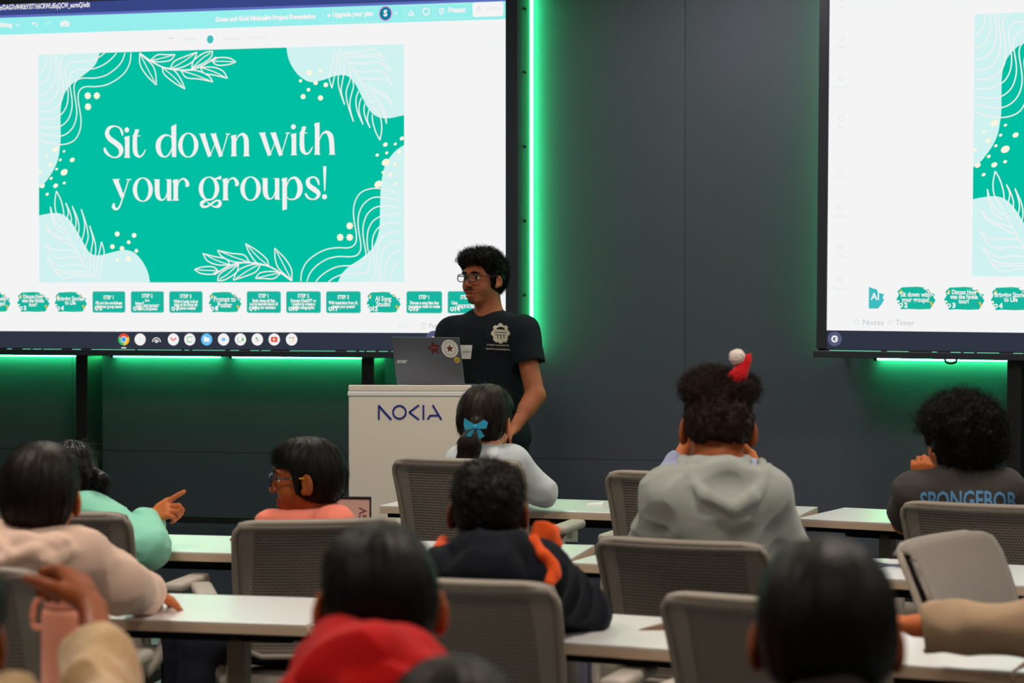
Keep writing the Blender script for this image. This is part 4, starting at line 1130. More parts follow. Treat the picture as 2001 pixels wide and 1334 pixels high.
class Head:
    def __init__(s, c, yaw, pitch=0, roll=0, size=1.0):
        """alpha yaw: 0 looks away from the camera, 90 to the left of the photo, 180 at the camera"""
        s.c = np.asarray(c, float); s.s = size
        s.R = Rz(math.radians(14.5 + yaw)) @ Rx(math.radians(-pitch)) @ Ry(math.radians(roll))
    def __call__(s, x, y, z): return s.c + s.R @ (V(x, y, z) * s.s)
    def inv(s, Q): return (Q - s.c) @ s.R / s.s
def head_prims(g, h, ear=1.0, mouth_open=0.0, flare=34):
    k = h.s
    E_ = lambda c, r, R=None, kk=.018, op='u': g.ell(h(*c), V(*r) * k, h.R if R is None else h.R @ R, kk * k, op)
    E_((0, -.012, .028), (.0735, .090, .082))
    E_((0, .030, .0), (.062, .062, .075)); E_((0, .020, -.05), (.055, .062, .05))
    E_((0, .052, -.085), (.030, .030, .022), None, .025)                    # chin
    E_((.034, .055, -.03), (.026, .026, .03), None, .02); E_((-.034, .055, -.03), (.026, .026, .03), None, .02)
    E_((0, .078, .03), (.05, .014, .014), None, .02)                        # brow
    for sx in (-1, 1): E_((sx * .031, .094, .008), (.019, .014, .012), None, .012, 's')
    g.cap(h(0, .084, .016), h(0, .104, -.022), .007 * k, .0105 * k, .008 * k)
    for sx in (-1, 1): g.ell(h(sx * .010, .096, -.026), V(.008, .009, .007) * k, h.R, .006 * k)
    g.cap(h(-.02, .086, -.053), h(.02, .086, -.053), .0065 * k, .0065 * k, .006 * k)   # lips
    g.cap(h(-.016, .085, -.066 - mouth_open), h(.016, .085, -.066 - mouth_open), .0075 * k, .0075 * k, .006 * k)
    E_((0, .096, -.0595 - mouth_open / 2), (.018, .012, .0022 + mouth_open * .55), None, .003, 's')
    for sx in (-1, 1):
        Re = Rz(sx * math.radians(flare)) @ Rx(math.radians(-8))
        g.ell(h(sx * .084, -.008, -.008), V(.0078, .0195 * ear, .032 * ear) * k, h.R @ Re, .008 * k)
        g.ell(h(sx * (.0915 if flare > 20 else .088), .000, -.004), V(.006, .011, .019) * k, h.R @ Re, .005 * k, 's')
        g.ell(h(sx * .080, .004, -.030), V(.007, .009, .010) * k, h.R, .007 * k)
def eyes(h, root, o, brow=None):
    for sx in (-1, 1):
        b = B(); vs = []; fs = []; n, m_ = 14, 8; c = V(sx * .031, .0722, .007)
        for i in range(m_ + 1):
            for j in range(n):
                th = math.pi * i / m_; ph = 2 * math.pi * j / n
                vs.append(h(*(c + .0125 * V(math.sin(th) * math.cos(ph), math.cos(th), math.sin(th) * math.sin(ph)))))
        mi = []
        for i in range(m_):
            for j in range(n): fs.append([i * n + j, i * n + (j + 1) % n, (i + 1) * n + (j + 1) % n, (i + 1) * n + j]); mi.append(1 if i < 2 else 0)
        mesh_obj('eye', vs, fs, [EYEW, EYEB], root, True, mi, o)
        if brow is not None:
            bb = B().tube([h(sx * x, y, z) for x, y, z in ((.012, .094, .026), (.026, .0935, .031), (.04, .087, .030), (.05, .078, .025))], [.0035 * h.s, .0045 * h.s, .004 * h.s, .002 * h.s], 8)
            bb.build('eyebrow', brow, root, True, o)
def hand_prims(g, wr, d, back, thumb, size=1.0, curl=(20, 25, 30, 35), spread=1.0, tcurl=20, k=.005, point=None):
    """wr wrist, d towards the fingers, back = normal of the back of the hand, thumb = side of the thumb"""
    d = unit(d); t = unit(np.asarray(thumb) - d * (d @ thumb)); n = unit(np.cross(t, d))
    if n @ back < 0: n = -n
    s = size; f = lambda a, b, c: np.asarray(wr) + (d * a + t * b + n * c) * s
    g.cap(f(0, 0, 0), f(.03, 0, 0), .022 * s, .024 * s, .012, 'u', (n, .72))
    g.cap(f(.03, .012, 0), f(.078, .024, 0), .020 * s, .0135 * s, .010, 'u', (n, .75))
    g.cap(f(.03, -.010, 0), f(.074, -.022, 0), .020 * s, .0135 * s, .010, 'u', (n, .75))
    g.cap(f(.035, 0, 0), f(.078, .002, 0), .020 * s, .014 * s, .010, 'u', (n, .75))
    ln = (.070, .078, .072, .056); bs = (.027, .0095, -.0085, -.0255); bx = (.080, .084, .081, .073)
    for i in range(4):
        c = math.radians(curl[i]); sp = math.radians((6, 2, -3, -9)[i]) * spread
        p = f(bx[i], bs[i], 0); dd = d * math.cos(sp) + t * math.sin(sp); r = (.0092, .0095, .0090, .0080)[i] * s
        a = c * .8
        for seg, fr in enumerate((.45, .31, .26)):
            v = dd * math.cos(a) - n * math.sin(a); q = p + v * ln[i] * fr * s
            g.cap(p, q, r * (1 - .08 * seg), r * (.94 - .09 * seg), k * .6); p = q; a += c * (1.1 if seg == 0 else .8)
    tc = math.radians(tcurl); p = f(.018, .02, -.004)
    v = unit(d * .75 + t * .8 - n * .25); q = p + v * .038 * s; g.cap(p, q, .0145 * s, .0112 * s, .008)
    v2 = unit(v * math.cos(tc) + (d * .6 - t * .5 - n * .5) * math.sin(tc)); q2 = q + v2 * .030 * s; g.cap(q, q2, .0108 * s, .0095 * s, k * .6)
    v3 = unit(v2 * math.cos(tc) + (d * .5 - t * .6 - n * .5) * math.sin(tc)); g.cap(q2, q2 + v3 * .024 * s, .0095 * s, .0075 * s, k * .6)

def hair_cap(kind, h):
    """returns G for the hair mass"""
    g = G(); k = h.s
    E_ = lambda c, r, R=None, kk=.02, op='u': g.ell(h(*c), V(*r) * k, h.R if R is None else h.R @ R, kk * k, op)
    if kind in ('short', 'straight', 'fringe', 'crop'):
        up = {'short': -.003, 'straight': .003, 'fringe': .005, 'crop': -.004}[kind]
        E_((0, -.014, .034), (.083 + up, .1005 + up, .088 + up)); E_((0, -.034, -.005), (.079 + up, .080 + up, .075), None, .03)
        E_((0, .030, .055), (.072, .068, .062), None, .03)
        lowb = {'short': -.072, 'straight': -.08, 'fringe': -.085, 'crop': -.07}[kind]
        g.box(h(0, -.02, lowb - .12), V(.2, .2, .12) * k, h.R @ Rx(math.radians(-10)), .01, .012 * k, 's')
        fz = .045 if kind != 'fringe' else .040                             # hairline over the forehead
        g.box(h(0, .115, fz - .12), V(.2, .075, .12) * k, h.R, .02, .012 * k, 's')
        for sx in (-1, 1):
            g.ell(h(sx * .095, -.004, -.022), V(.032, .028, .044) * k, h.R, .008 * k, 's')
            if kind == 'fringe': g.box(h(sx * .076, .028, -.012), V(.007, .010, .028) * k, h.R, .006, .006 * k)
            g.box(h(sx * .1, .075, -.05), V(.045, .045, .06) * k, h.R, .02, .01 * k, 's')
    elif kind == 'long':
        E_((0, -.012, .032), (.084, .100, .092)); E_((0, -.04, -.01), (.080, .074, .082), None, .03)
        g.box(h(0, .120, -.075), V(.2, .08, .12) * k, h.R, .03, .015 * k, 's')
        for sx in (-1, 1): g.ell(h(sx * .098, .012, -.030), V(.034, .026, .034) * k, h.R, .008 * k, 's')
        g.box(h(0, -.02, -.205), V(.2, .2, .12) * k, h.R, .01, .014 * k, 's')
    elif kind == 'curlytop':                                                # faded sides, curls on top
        E_((0, -.016, .035), (.081, .098, .075)); E_((0, -.04, .0), (.077, .073, .062), None, .03)
        E_((0, .005, .092), (.091, .095, .042), None, .02); E_((-.02, .0, .112), (.055, .06, .03), None, .03); E_((.045, -.01, .100), (.046, .06, .034), None, .02)
        g.box(h(0, -.02, -.170), V(.2, .2, .12) * k, h.R @ Rx(math.radians(-12)), .01, .03 * k, 's')
        g.box(h(0, .125, -.075), V(.2, .08, .12) * k, h.R, .02, .012 * k, 's')
        for sx in (-1, 1):
            g.ell(h(sx * .095, -.004, -.018), V(.030, .028, .040) * k, h.R, .008 * k, 's')
            g.box(h(sx * .1, .075, -.05), V(.045, .045, .07) * k, h.R, .02, .01 * k, 's')
    elif kind == 'afro':
        E_((0, -.02, .040), (.118, .122, .098), None, .03); E_((0, -.05, -.005), (.106, .088, .085), None, .04)
        g.box(h(0, .135, -.065), V(.2, .085, .12) * k, h.R, .03, .015 * k, 's')
        for sx in (-1, 1): g.ell(h(sx * .10, .030, -.050), V(.045, .05, .052) * k, h.R, .012 * k, 's')
        g.box(h(0, -.02, -.225), V(.2, .2, .12) * k, h.R @ Rx(math.radians(-6)), .01, .02 * k, 's')
    elif kind == 'wavy':                                                    # presenter: fuller on top
        E_((0, -.016, .040), (.086, .104, .090)); E_((0, -.045, .005), (.082, .074, .078), None, .03)
        E_((0, .025, .088), (.078, .080, .044), None, .02); E_((.045, .02, .075), (.045, .07, .045), None, .02); E_((-.045, .02, .075), (.045, .07, .045), None, .02)
        g.box(h(0, .125, -.054), V(.2, .070, .12) * k, h.R, .02, .010 * k, 's')
        g.box(h(0, -.03, -.195), V(.2, .2, .12) * k, h.R @ Rx(math.radians(-14)), .01, .012 * k, 's')
        for sx in (-1, 1):
            g.ell(h(sx * .097, -.002, -.018), V(.032, .028, .042) * k, h.R, .008 * k, 's')
            g.box(h(sx * .1, .080, -.05), V(.045, .045, .075) * k, h.R, .02, .01 * k, 's')
    return g
def make_hair(kind, h, root, o, m, seed=1, n=2600, ln=.03, curl=0.0, rough=.004, freq=55.0, extra=None, vox=.0042, lift=.35, rad=.0007, lenfn=None):
    g = hair_cap(kind, h)
    if extra: extra(g)
    rng = np.random.default_rng(seed)
    def disp(Q):
        q = h.inv(Q)
        if curl > 0: return (rough if kind == 'afro' else rough * .4) * vnoise(q * 17, seed + 9) + rough * (vnoise(q * freq, seed) + .5 * vnoise(q * freq * 2.1, seed + 3))
        a = np.arctan2(q[:, 0], -q[:, 1] + 1e-6)                             # combed locks
        u = np.stack([a * 14, q[:, 2] * 9, np.linalg.norm(q[:, :2], axis=1) * 20], 1)
        return rough * vnoise(u, seed) + rough * .5 * vnoise(np.stack([a * 34, q[:, 2] * 12, q[:, 1] * 12], 1), seed + 5)
    Vv, Ff = g.mesh(vox * h.s ** .5, disp)
    Vv = smooth(Vv, Ff, 1, .4)
    nn = normals(Vv, Ff); cc = Vv[Ff].mean(1)
    pick = rng.integers(0, len(Ff), n); p0 = cc[pick]; n0 = nn[pick]
    crown = h(.012, -.035, .125)
    fl = p0 - crown; fl /= np.linalg.norm(fl, axis=1)[:, None] + 1e-6
    fl = fl - n0 * np.sum(fl * n0, 1)[:, None]; fl /= np.linalg.norm(fl, axis=1)[:, None] + 1e-6
    K = 9 if curl > 0 else 5
    tt = np.linspace(0, 1, K)[None, :, None]
    L_ = ln * rng.uniform(.5, 1.25, (n, 1, 1)) * h.s
    if lenfn is not None: L_ = L_ * lenfn(h.inv(p0))[:, None, None]
    rnd = rng.normal(0, 1, (n, 3)); rnd /= np.linalg.norm(rnd, axis=1)[:, None]
    if curl > 0:
        d = n0 * .8 + rnd * .55; d /= np.linalg.norm(d, axis=1)[:, None]
        e1 = np.cross(d, rnd); e1 /= np.linalg.norm(e1, axis=1)[:, None] + 1e-6; e2 = np.cross(d, e1)
        ph = rng.uniform(0, 6.28, (n, 1, 1)); w_ = rng.uniform(1.0, 1.9, (n, 1, 1)) * 6.28
        amp = curl * rng.uniform(.6, 1.3, (n, 1, 1)) * h.s
        path = p0[:, None] - n0[:, None] * .004 + d[:, None] * L_ * tt + amp * (e1[:, None] * (np.cos(ph + w_ * tt) - np.cos(ph)) + e2[:, None] * (np.sin(ph + w_ * tt) - np.sin(ph)))
    else:
        d = fl + n0 * lift * .4 + rnd * .12
        path = p0[:, None] - n0[:, None] * .003 + (d[:, None] * tt + n0[:, None] * (lift * .3 * tt * (1 - tt * 1.1))) * L_ - n0[:, None] * (L_ * tt) ** 2 / (.17 * h.s)
    q = h.inv(path.reshape(-1, 3)).reshape(path.shape)
    if kind not in ('long',):
        inear = (np.abs(q[..., 0]) > .055) & (np.abs(q[..., 1] + .004) < .033) & (q[..., 2] > -.075) & (q[..., 2] < .022)
        infc = (q[..., 1] > (.035 if kind == 'fringe' else .05)) & (q[..., 2] < {'wavy': .064, 'fringe': .058}.get(kind, .05))
        low = q[..., 2] < {'afro': -.125, 'straight': -.10}.get(kind, -.088)
        bad = inear.any(1) | infc.any(1) | (low.any(1) if extra is None else False)
        path = path[~bad]
    sv, sf = strands(path, rad, rad * .35)
    return np_mesh('hair', np.concatenate([Vv, sv]), np.concatenate([Ff, sf + len(Vv)]), m, root, None, o)

def folds(seed, amp=.006, f=9.0, stretch=(1, 1, .5)):
    st = np.array(stretch)
    def fn(Q):
        wq = Q + .05 * np.stack([vnoise(Q * 5, seed + 11), vnoise(Q * 5 + 9, seed + 12), vnoise(Q * 5 + 17, seed + 13)], 1)
        a = (1 - np.abs(vnoise(wq * f * st * 1.15, seed))) ** 3
        b = (1 - np.abs(vnoise(wq * f * 1.9 * st[[2, 1, 0]] + 3, seed + 7))) ** 3
        return -amp * 1.25 * (a - .3) - amp * .55 * (b - .3) + amp * .5 * vnoise(Q * f * .7, seed + 5)
    return fn

def person(name_label, h, neck, shL, shR, hip, armL, armR, skin, top, top_extra=None, body_extra=None, sleeve=(1.0, 1.0), th=.013, w=1.0,
           legs=None, trousers=JEANS, shoes=SHOED, top_name='sweatshirt', hands=(None, None), seed=1, vox=.0052, tvox=.0062, fold=.006, top_mats=None,
           top_midx=None, ear=1.0, mouth=0.0, arm_r=1.0, torso_w=.80, hem=0.0, brow=HAIR, neckr=.050, flare=34, sleeve_r=1.0, body_mats=None, body_midx=None, standing=False):
    """armL/armR = (elbow, wrist); legs = ((kneeL, ankleL),(kneeR, ankleR))"""
    neck, shL, shR, hip = [np.asarray(q, float) for q in (neck, shL, shR, hip)]
    o = V(hip[0], hip[1], 0.0)
    root = thing('person', name_label, 'person', tuple(o))
    r = unit(shR - shL); u = unit(neck - hip); fr = unit(np.cross(u, r)); r = unit(np.cross(fr, u))
    sm = (shL + shR) / 2; W = np.linalg.norm(shR - shL)
    g = G(); head_prims(g, h, ear, mouth, flare)
    k = h.s
    g.cap(h(0, -.022, -.045), neck, neckr * k, (neckr + .006) * k, .02)
    g.cap(neck, sm - u * .03, .052 * k, .055, .03)
    R0 = W * .5 * torso_w * w
    def torso(G_, t):
        G_.cap(sm - u * .05, hip + u * .02, R0 + t, R0 * .92 + t + hem, .05, 'u', (fr, .66))
        G_.cap(shL, shR, .046 * w + t, .046 * w + t, .035)
        G_.cap(sm - u * .06 + fr * .015, sm - u * .16 + fr * .015, R0 * .8 + t, R0 * .8 + t, .04, 'u', (fr, .75))
        G_.ell(hip - u * .01, V(R0 * 1.02 + t, R0 * .78 + t, .09 + t), np.stack([r, fr, u], 1), .04)
    torso(g, -.006)
    if legs is None:
        fl = unit(fr * V(1, 1, 0)); rr = unit(np.cross(fl, V(0, 0, 1)))
        legs = []
        for sx in (-1, 1):
            kn = hip + fl * .36 + rr * sx * .10; kn[2] = max(hip[2] - .02, .40)
            an = kn + fl * .02 + rr * sx * .01; an[2] = .09; legs.append((kn, an))
    fwd = unit(fr * V(1, 1, 0)); rr_ = unit(np.cross(fwd, V(0, 0, 1)))
    for sx, (kn, an) in zip((-1, 1), legs):
        hj = hip + r * sx * .075 * w - u * .02
        g.cap(hj, kn, .066 * w, .048 * w, .03); g.cap(kn, an, .046 * w, .030, .02); g.cap(an, an + fwd * .10 - V(0, 0, .045), .03, .026, .02)
    arms = ((shL, armL, hands[0]), (shR, armR, hands[1]))
    for sh, (el, wr), hd in arms:
        el = np.asarray(el, float); wr = np.asarray(wr, float)
        g.cap(sh, el, .043 * w * arm_r, .036 * w * arm_r, .02); g.cap(el, wr, .036 * w * arm_r, .0245 * max(k, .9), .012)
        g.cap(el, el + (wr - el) * .4, .038 * w * arm_r, .034 * w * arm_r, .015)
        if hd is None: hd = {}
        hd = dict(hd); dd = hd.pop('d', unit(wr - el)); bk = hd.pop('back', V(0, 0, 1)); tb_ = hd.pop('thumb', np.cross(dd, V(0, 0, 1)) * 1.0 + V(.01, 0, 0))
        hand_prims(g, wr + unit(dd) * .008, dd, bk, tb_, hd.pop('size', .92 * k), **hd)
    if body_extra: body_extra(g)
    Vv, Ff = g.mesh(vox); Vv = smooth(Vv, Ff, 1, .35)
    mi = None; bm_ = [skin]
    hc = h.inv(Vv[Ff].mean(1))
    lip = (hc[:, 1] > .070) & (np.abs(hc[:, 0]) < .027) & (((hc[:, 2] + .0595 + mouth / 2) / (.0135 + mouth * .6)) ** 2 + (hc[:, 0] / .027) ** 2 < 1)
    if skin.name not in LIP:
        c0 = skin.node_tree.nodes['Principled BSDF'].inputs['Base Color'].default_value
        LIP[skin.name] = mat('lips_' + skin.name, (c0[0] * .80, c0[1] * .60, c0[2] * .62, 1), .45, spec=.4)
    bm_.append(LIP[skin.name]); mi = lip.astype(int)
    np_mesh('body', Vv, Ff, bm_, root, mi, o)
    eyes(h, root, o, brow)
    # garment for the upper body
    t = G()
    for i, (sh, (el, wr), hd) in enumerate(arms):
        el = np.asarray(el, float); wr = np.asarray(wr, float); sl = sleeve[i]
        a0, a1, a2 = (.043 * w * arm_r + th) * sleeve_r, (.038 * w * arm_r + th * 1.05) * sleeve_r, (.027 + th * .9) * sleeve_r
        if sl > .5:
            f = (sl - .5) * 2
            t.cap(sh, el, a0, a1, .03); e2 = el + (wr - el) * f; t.cap(el, e2, a1, a1 + (a2 - a1) * f, .02)
            ax = unit(wr - el); aE = a1 + (a2 - a1) * f; t.cap(e2 - ax * .028, e2 - ax * .006, aE * 1.04, aE * 1.04, .008); Rc = aE + .045; t.cap(e2 + ax * (Rc - .008), e2 + ax * (Rc + .0), Rc, Rc, .004, 's')
        else:
            e2 = sh + (el - sh) * (sl * 2); t.cap(sh, e2, a0 + .004, a1 + .010, .03)
            ax = unit(e2 - sh); t.cap(e2 + ax * .045, e2 + ax * .2, a1 + .05, a1 + .05, .004, 's')
    torso(t, th)
    t.cap(neck - u * .018, sm - u * .04, .054 * k + th * .35, .070, .035)
    if top_extra: top_extra(t, dict(r=r, u=u, fr=fr, sm=sm, neck=neck, R0=R0, hip=hip, W=W))
    fd = folds(seed, fold)
    Vt, Ft = t.mesh(tvox, fd); Vt = smooth(Vt, Ft, 1, .4)
    tm = top if top_mats is None else top_mats
    np_mesh(top_name, Vt, Ft, tm, root, None if top_midx is None else top_midx(Vt[Ft].mean(1)), o)
    # trousers and shoes
    p = G()
    for sx, (kn, an) in zip((-1, 1), legs):
        hj = hip + r * sx * .075 * w - u * .03
        p.cap(hj, kn, .078 * w, .060 * w, .03); p.cap(kn, an + V(0, 0, .01), .058 * w, .043, .02)
    p.ell(hip - u * .05, V(R0 * .98, R0 * .80, .07), np.stack([r, fr, u], 1), .04)
    Vp, Fp = p.mesh(.0085, folds(seed + 3, .005)); np_mesh('trousers', Vp, Fp, trousers, root, None, o)
    for sx, (kn, an) in zip((-1, 1), legs):
        an = np.asarray(an, float); s_ = G(); a = V(an[0], an[1], .045)
        s_.cap(a - fwd * .02, a + fwd * .14 - V(0, 0, .008), .043, .036, .02, 'u', (V(0, 0, 1), .95)); s_.cap(an + V(0, 0, .0), a, .046, .045, .02)
        s_.box(a + V(0, 0, -.25), (.5, .5, .21), None, .001, .003, 's')
        Vs, Fs = s_.mesh(.007); np_mesh('shoe', Vs, Fs, shoes, root, None, o)
    return root, o, dict(r=r, u=u, fr=fr, sm=sm, neck=neck, R0=R0, hip=hip, top=(Vt, Ft))
def seatp(hip_xy, z=.52): return V(hip_xy[0], hip_xy[1], z)
from mathutils.bvhtree import BVHTree
def bvh(top): return BVHTree.FromPolygons([tuple(map(float, v)) for v in top[0]], [tuple(map(int, f)) for f in top[1]])
def decal(name, tree, px_pts, faces, m, root, o, off=.002):
    """prints a flat shape onto cloth: the shape's outline points are carried onto the surface"""
    vs = []
    for (px, py) in px_pts:
        d = ray(px, py); d = d / np.linalg.norm(d)
        hit = tree.ray_cast(Vector(CAM), Vector(d))
        p = np.array(hit[0]) if hit[0] is not None else (vs[-1] if vs else CAM + d * 9)
        vs.append(p - d * off)
    return mesh_obj(name, vs, faces, m, root, False, None, o)
def fine(vs, fs, it=1):
    bm = bmesh.new(); bv = [bm.verts.new((p[0], p[1], 0)) for p in vs]
    for f in fs:
        try: bm.faces.new([bv[i] for i in f])
        except ValueError: pass
    bmesh.ops.triangulate(bm, faces=list(bm.faces))
    if it: bmesh.ops.subdivide_edges(bm, edges=list(bm.edges), cuts=it, use_grid_fill=True)
    bm.verts.index_update(); v = [np.array(q.co[:2]) for q in bm.verts]; f = [[x.index for x in q.verts] for q in bm.faces]; bm.free(); return v, f
def HZ(px, Z, z=.55): return P(px, 575 + (CAM_Z - z) * FPX / Z, Z)
def swet(fr): pass

SK = dict(pres=skinmat('skin_presenter', rgb(168, 98, 66)), tan=skinmat('skin_tan', rgb(188, 100, 48)), brown=skinmat('skin_brown', rgb(150, 76, 30)),
          warm=skinmat('skin_warm', rgb(200, 112, 60)), fair=skinmat('skin_fair', rgb(208, 134, 98)), deep=skinmat('skin_deep', rgb(114, 54, 20)))

# --- presenter
h = Head(P(944, 546, 9.6), 140, 0, 0, .98)
hipp = P(962, 848, 9.7)
lg_ = [(V(hipp[0] + .10, hipp[1] - .02, .48), V(hipp[0] + .11, hipp[1], .09)), (V(hipp[0] - .08, hipp[1] - .02, .48), V(hipp[0] - .10, hipp[1], .09))]
root, o, f_ = person('young presenter in dark T-shirt and glasses standing behind the white lectern', h, P(957, 626, 9.63), P(1020, 650, 9.56), P(886, 653, 9.74), hipp,
    (P(1046, 772, 9.50), P(1004, 838, 9.40)), (P(852, 768, 9.66), P(862, 735, 9.36)), SK['pres'], clothmat('black_tee', rgb(22, 30, 36)), sleeve=(.33, .33), th=.017, w=1.10,
    legs=lg_, trousers=clothmat('black_trousers', rgb(22, 24, 28)), top_name='t_shirt', vox=.0046, tvox=.006, fold=.005, mouth=.006, seed=3, neckr=.055, ear=.86, flare=14,
    hands=({'d': unit(P(985, 852, 9.32) - P(1004, 838, 9.40)), 'back': -FW, 'curl': (25, 30, 35, 40)}, {'d': unit(P(872, 735, 9.22) - P(862, 735, 9.36)), 'back': V(0, 0, 1), 'curl': (25, 25, 30, 30)}))
make_hair('wavy', h, root, o, HAIR, 2, 3800, .022, .006, .006, 62, lenfn=lambda q: np.where(q[:, 2] > .05, 1.0, .5))
# short beard shadow and moustache
bd = G()
BEARD = mat('stubble', rgb(84, 56, 44), .8)
bd.path([h(-.027, .084, -.050), h(-.020, .0905, -.042), h(0, .0945, -.0395), h(.020, .0905, -.042), h(.027, .084, -.050)], [.0015, .003, .003, .003, .0015], .003)
Vb, Fb = bd.mesh(.0018); np_mesh('moustache', Vb, Fb, BEARD, root, None, o)
bd = G(); bd.ell(h(0, .079, -.092), (.017, .008, .010), h.R, .006); Vb, Fb = bd.mesh(.002); np_mesh('beard', Vb, Fb, BEARD, root, None, o)
def glasses(h, root, o, m_rim, m_tip, rx=.0245, ry=.016, sq=.5, yf=.105, z=.006, lens=True, name='glasses'):
    top = None
    rims = []
    for sx in (-1, 1):
        pts = []
        for k in range(33):
            a = 2 * math.pi * k / 32; cx, cz = math.cos(a), math.sin(a)
            x = math.copysign(abs(cx) ** sq, cx) * rx; zz = math.copysign(abs(cz) ** sq, cz) * ry
            pts.append(h(sx * .0305 + x, yf - .10 * (abs(sx * .0305 + x) - .03) * (abs(sx * .0305 + x) > .03), z + zz))
        rims.append(pts)
    g_ = B().tube(rims[0], .0021, 8, False).build(name, m_rim, root, True, o)
    B().tube(rims[1], .0021, 8, False).build('rim', m_rim, g_, True, o)
    B().tube([h(-.007, yf, z + .004), h(0, yf + .003, z + .007), h(.007, yf, z + .004)], .0016, 8).build('bridge', m_rim, g_, True, o)
    for sx in (-1, 1):
        B().tube([h(sx * .055, yf - .003, z + .008), h(sx * .072, yf - .035, z + .008), h(sx * .0775, .04, z + .008)], [.0022, .0022, .0022], 8).build('temple', m_rim, g_, True, o)
        B().tube([h(sx * .0775, .04, z + .008), h(sx * .0835, -.004, z + .006), h(sx * .0835, -.014, z - .008)], [.0024, .0024, .002], 8).build('temple_tip', m_tip, g_, True, o)
        pts = rims[(sx + 1) // 2][:-1]; cpt = sum(pts) / len(pts)
        mesh_obj('lens', [cpt] + pts, [[0, i + 1, (i + 1) % len(pts) + 1] for i in range(len(pts))], M['lens'], g_, True, None, o)
    return g_
ml, nt, bl = newmat('spectacle_lens'); bl.inputs['Roughness'].default_value = .03; bl.inputs['Alpha'].default_value = .06; bl.inputs['Base Color'].default_value = (.5, .55, .6, 1); bl.inputs['Specular IOR Level'].default_value = .2; M['lens'] = ml
glasses(h, root, o, mat('brown_frame', rgb(34, 22, 20), .35), mat('brown_tip', rgb(46, 32, 30), .3), .025, .0155, .6)
tree = bvh(f_['top']); mw = mat('print_cream', rgb(214, 208, 188), .8); 
cx, cy, R1 = 978, 651, 18.5
gear = []
for k in range(8):
    a = 2 * math.pi * k / 8
    for da, rr in ((-.36, .86), (-.22, .86), (-.17, 1.0), (.17, 1.0), (.22, .86), (.36, .86)):
        gear.append((a + da, rr))
outer = [(cx + R1 * rr * math.cos(a), cy + R1 * 1.08 * rr * math.sin(a)) for a, rr in gear]
inner = [(cx + R1 * .62 * math.cos(a), cy - .5 + R1 * .66 * math.sin(a)) for a, rr in gear]
n = len(gear); decal('shirt_emblem', tree, outer + inner, [[i, (i + 1) % n, n + (i + 1) % n, n + i] for i in range(n)], mw, root, o)
qs = [(964, 643, 991, 648), (967, 649.5, 989, 653)] + [(967.5 + k * 6, 654, 972 + k * 6, 668) for k in range(4)]
for a, b2, c, d in qs: decal('emblem_bar', tree, [(a, b2), (c, b2 + 1), (c, d + 1), (a, d)], [[0, 1, 2, 3]], mw, root, o, .0025)
for i, (txt, wd) in enumerate((('STUDENT ALLIANCE FOR', 44), ('GROWTH IN ENGINEERING', 47))):
    vs, fs = text_mesh(txt, 5.2, 'CENTER', .06); sc = wd / (vs[:, 0].max() - vs[:, 0].min())
    decal('shirt_lettering', tree, [(973 + p[0] * sc, 675.5 + i * 8 + p[0] * .03 - p[1] * .75) for p in vs], [list(reversed(f)) for f in fs], mw, root, o)
gx = [(899 + 24 * u + (1 - 2 * u) * 3 * v_, 674 + 27 * v_) for v_ in np.linspace(0, 1, 9) for u in np.linspace(0, 1, 9)]
decal('name_sticker', tree, gx, [[j * 9 + i, j * 9 + i + 1, j * 9 + i + 10, j * 9 + i + 9] for j in range(8) for i in range(8)], M['paper'], root, o, .004)
decal('sticker_line', tree, [(x_, 686.8 + d_) for d_ in (0, 1) for x_ in (904, 908, 912, 916, 919)], [[i, i + 1, i + 6, i + 5] for i in range(4)], mat('ink', rgb(90, 90, 95), .6), root, o, .006)

# --- girl with the blue bow
h = Head(P(950, 823, 7.85), -24, 2, 4, 1.03)
GREY = clothmat('pale_grey_fleece', rgb(200, 207, 212))
kz = HZ(930, 7.7)
fwd = unit(FW * V(1, 1, 0))
lg_ = [(kz + fwd * .36 - RT * .08 + V(0, 0, -.02), P(1122, 1290, 8.05)), (kz + fwd * .36 + RT * .12 + V(0, 0, -.02), P(1146, 1296, 8.1))]
root, o, f_ = person('girl with a ponytail and bright blue bow, in a pale grey sweatshirt', h, P(948, 886, 7.82), P(905, 905, 7.72), P(1000, 905, 7.80), kz,
    (P(890, 962, 7.9), P(945, 962, 8.18)), (P(1056, 958, 7.86), P(1004, 964, 8.15)), SK['fair'], GREY, legs=lg_, trousers=clothmat('lilac_leggings', rgb(186, 170, 206)), shoes=mat('lilac_shoe', rgb(206, 190, 222), .6),
    w=.92, seed=5, fold=.007, top_extra=lambda t, q: t.ell(P(1066, 966, 7.88), (.035, .04, .036), None, .02))
def pony(g):
    g.path([P(934, 822, 7.75), P(926, 842, 7.70), P(918, 868, 7.66), P(912, 900, 7.66), P(914, 925, 7.67)], [.02, .026, .038, .036, .018], .015)
make_hair('straight', h, root, o, hairmat('dark_brown_hair', rgb(52, 38, 34)), 4, 3000, .05, 0, .002, 50, pony, lift=.25)
bc = P(929, 833, 7.63); tf = lambda a, b2, c=0: bc + RT * a * 1.18 + UP * b2 * 1.18 - FW * c
def ribbon(b, pts, f0, f1, th=.004):
    # flat folded ribbon: depth grows from f0 at the knot to f1 at the outer end
    m_ = max(abs(p[0]) for p in pts); q = [tf(p[0], p[1], f0 + (f1 - f0) * abs(p[0]) / m_) for p in pts]; n = len(q)
    b.add(q + [p + FW * th for p in q], [list(range(n)), list(range(2 * n - 1, n - 1, -1))] + [[(k + 1) % n, k, k + n, (k + 1) % n + n] for k in range(n)])
bw = B()
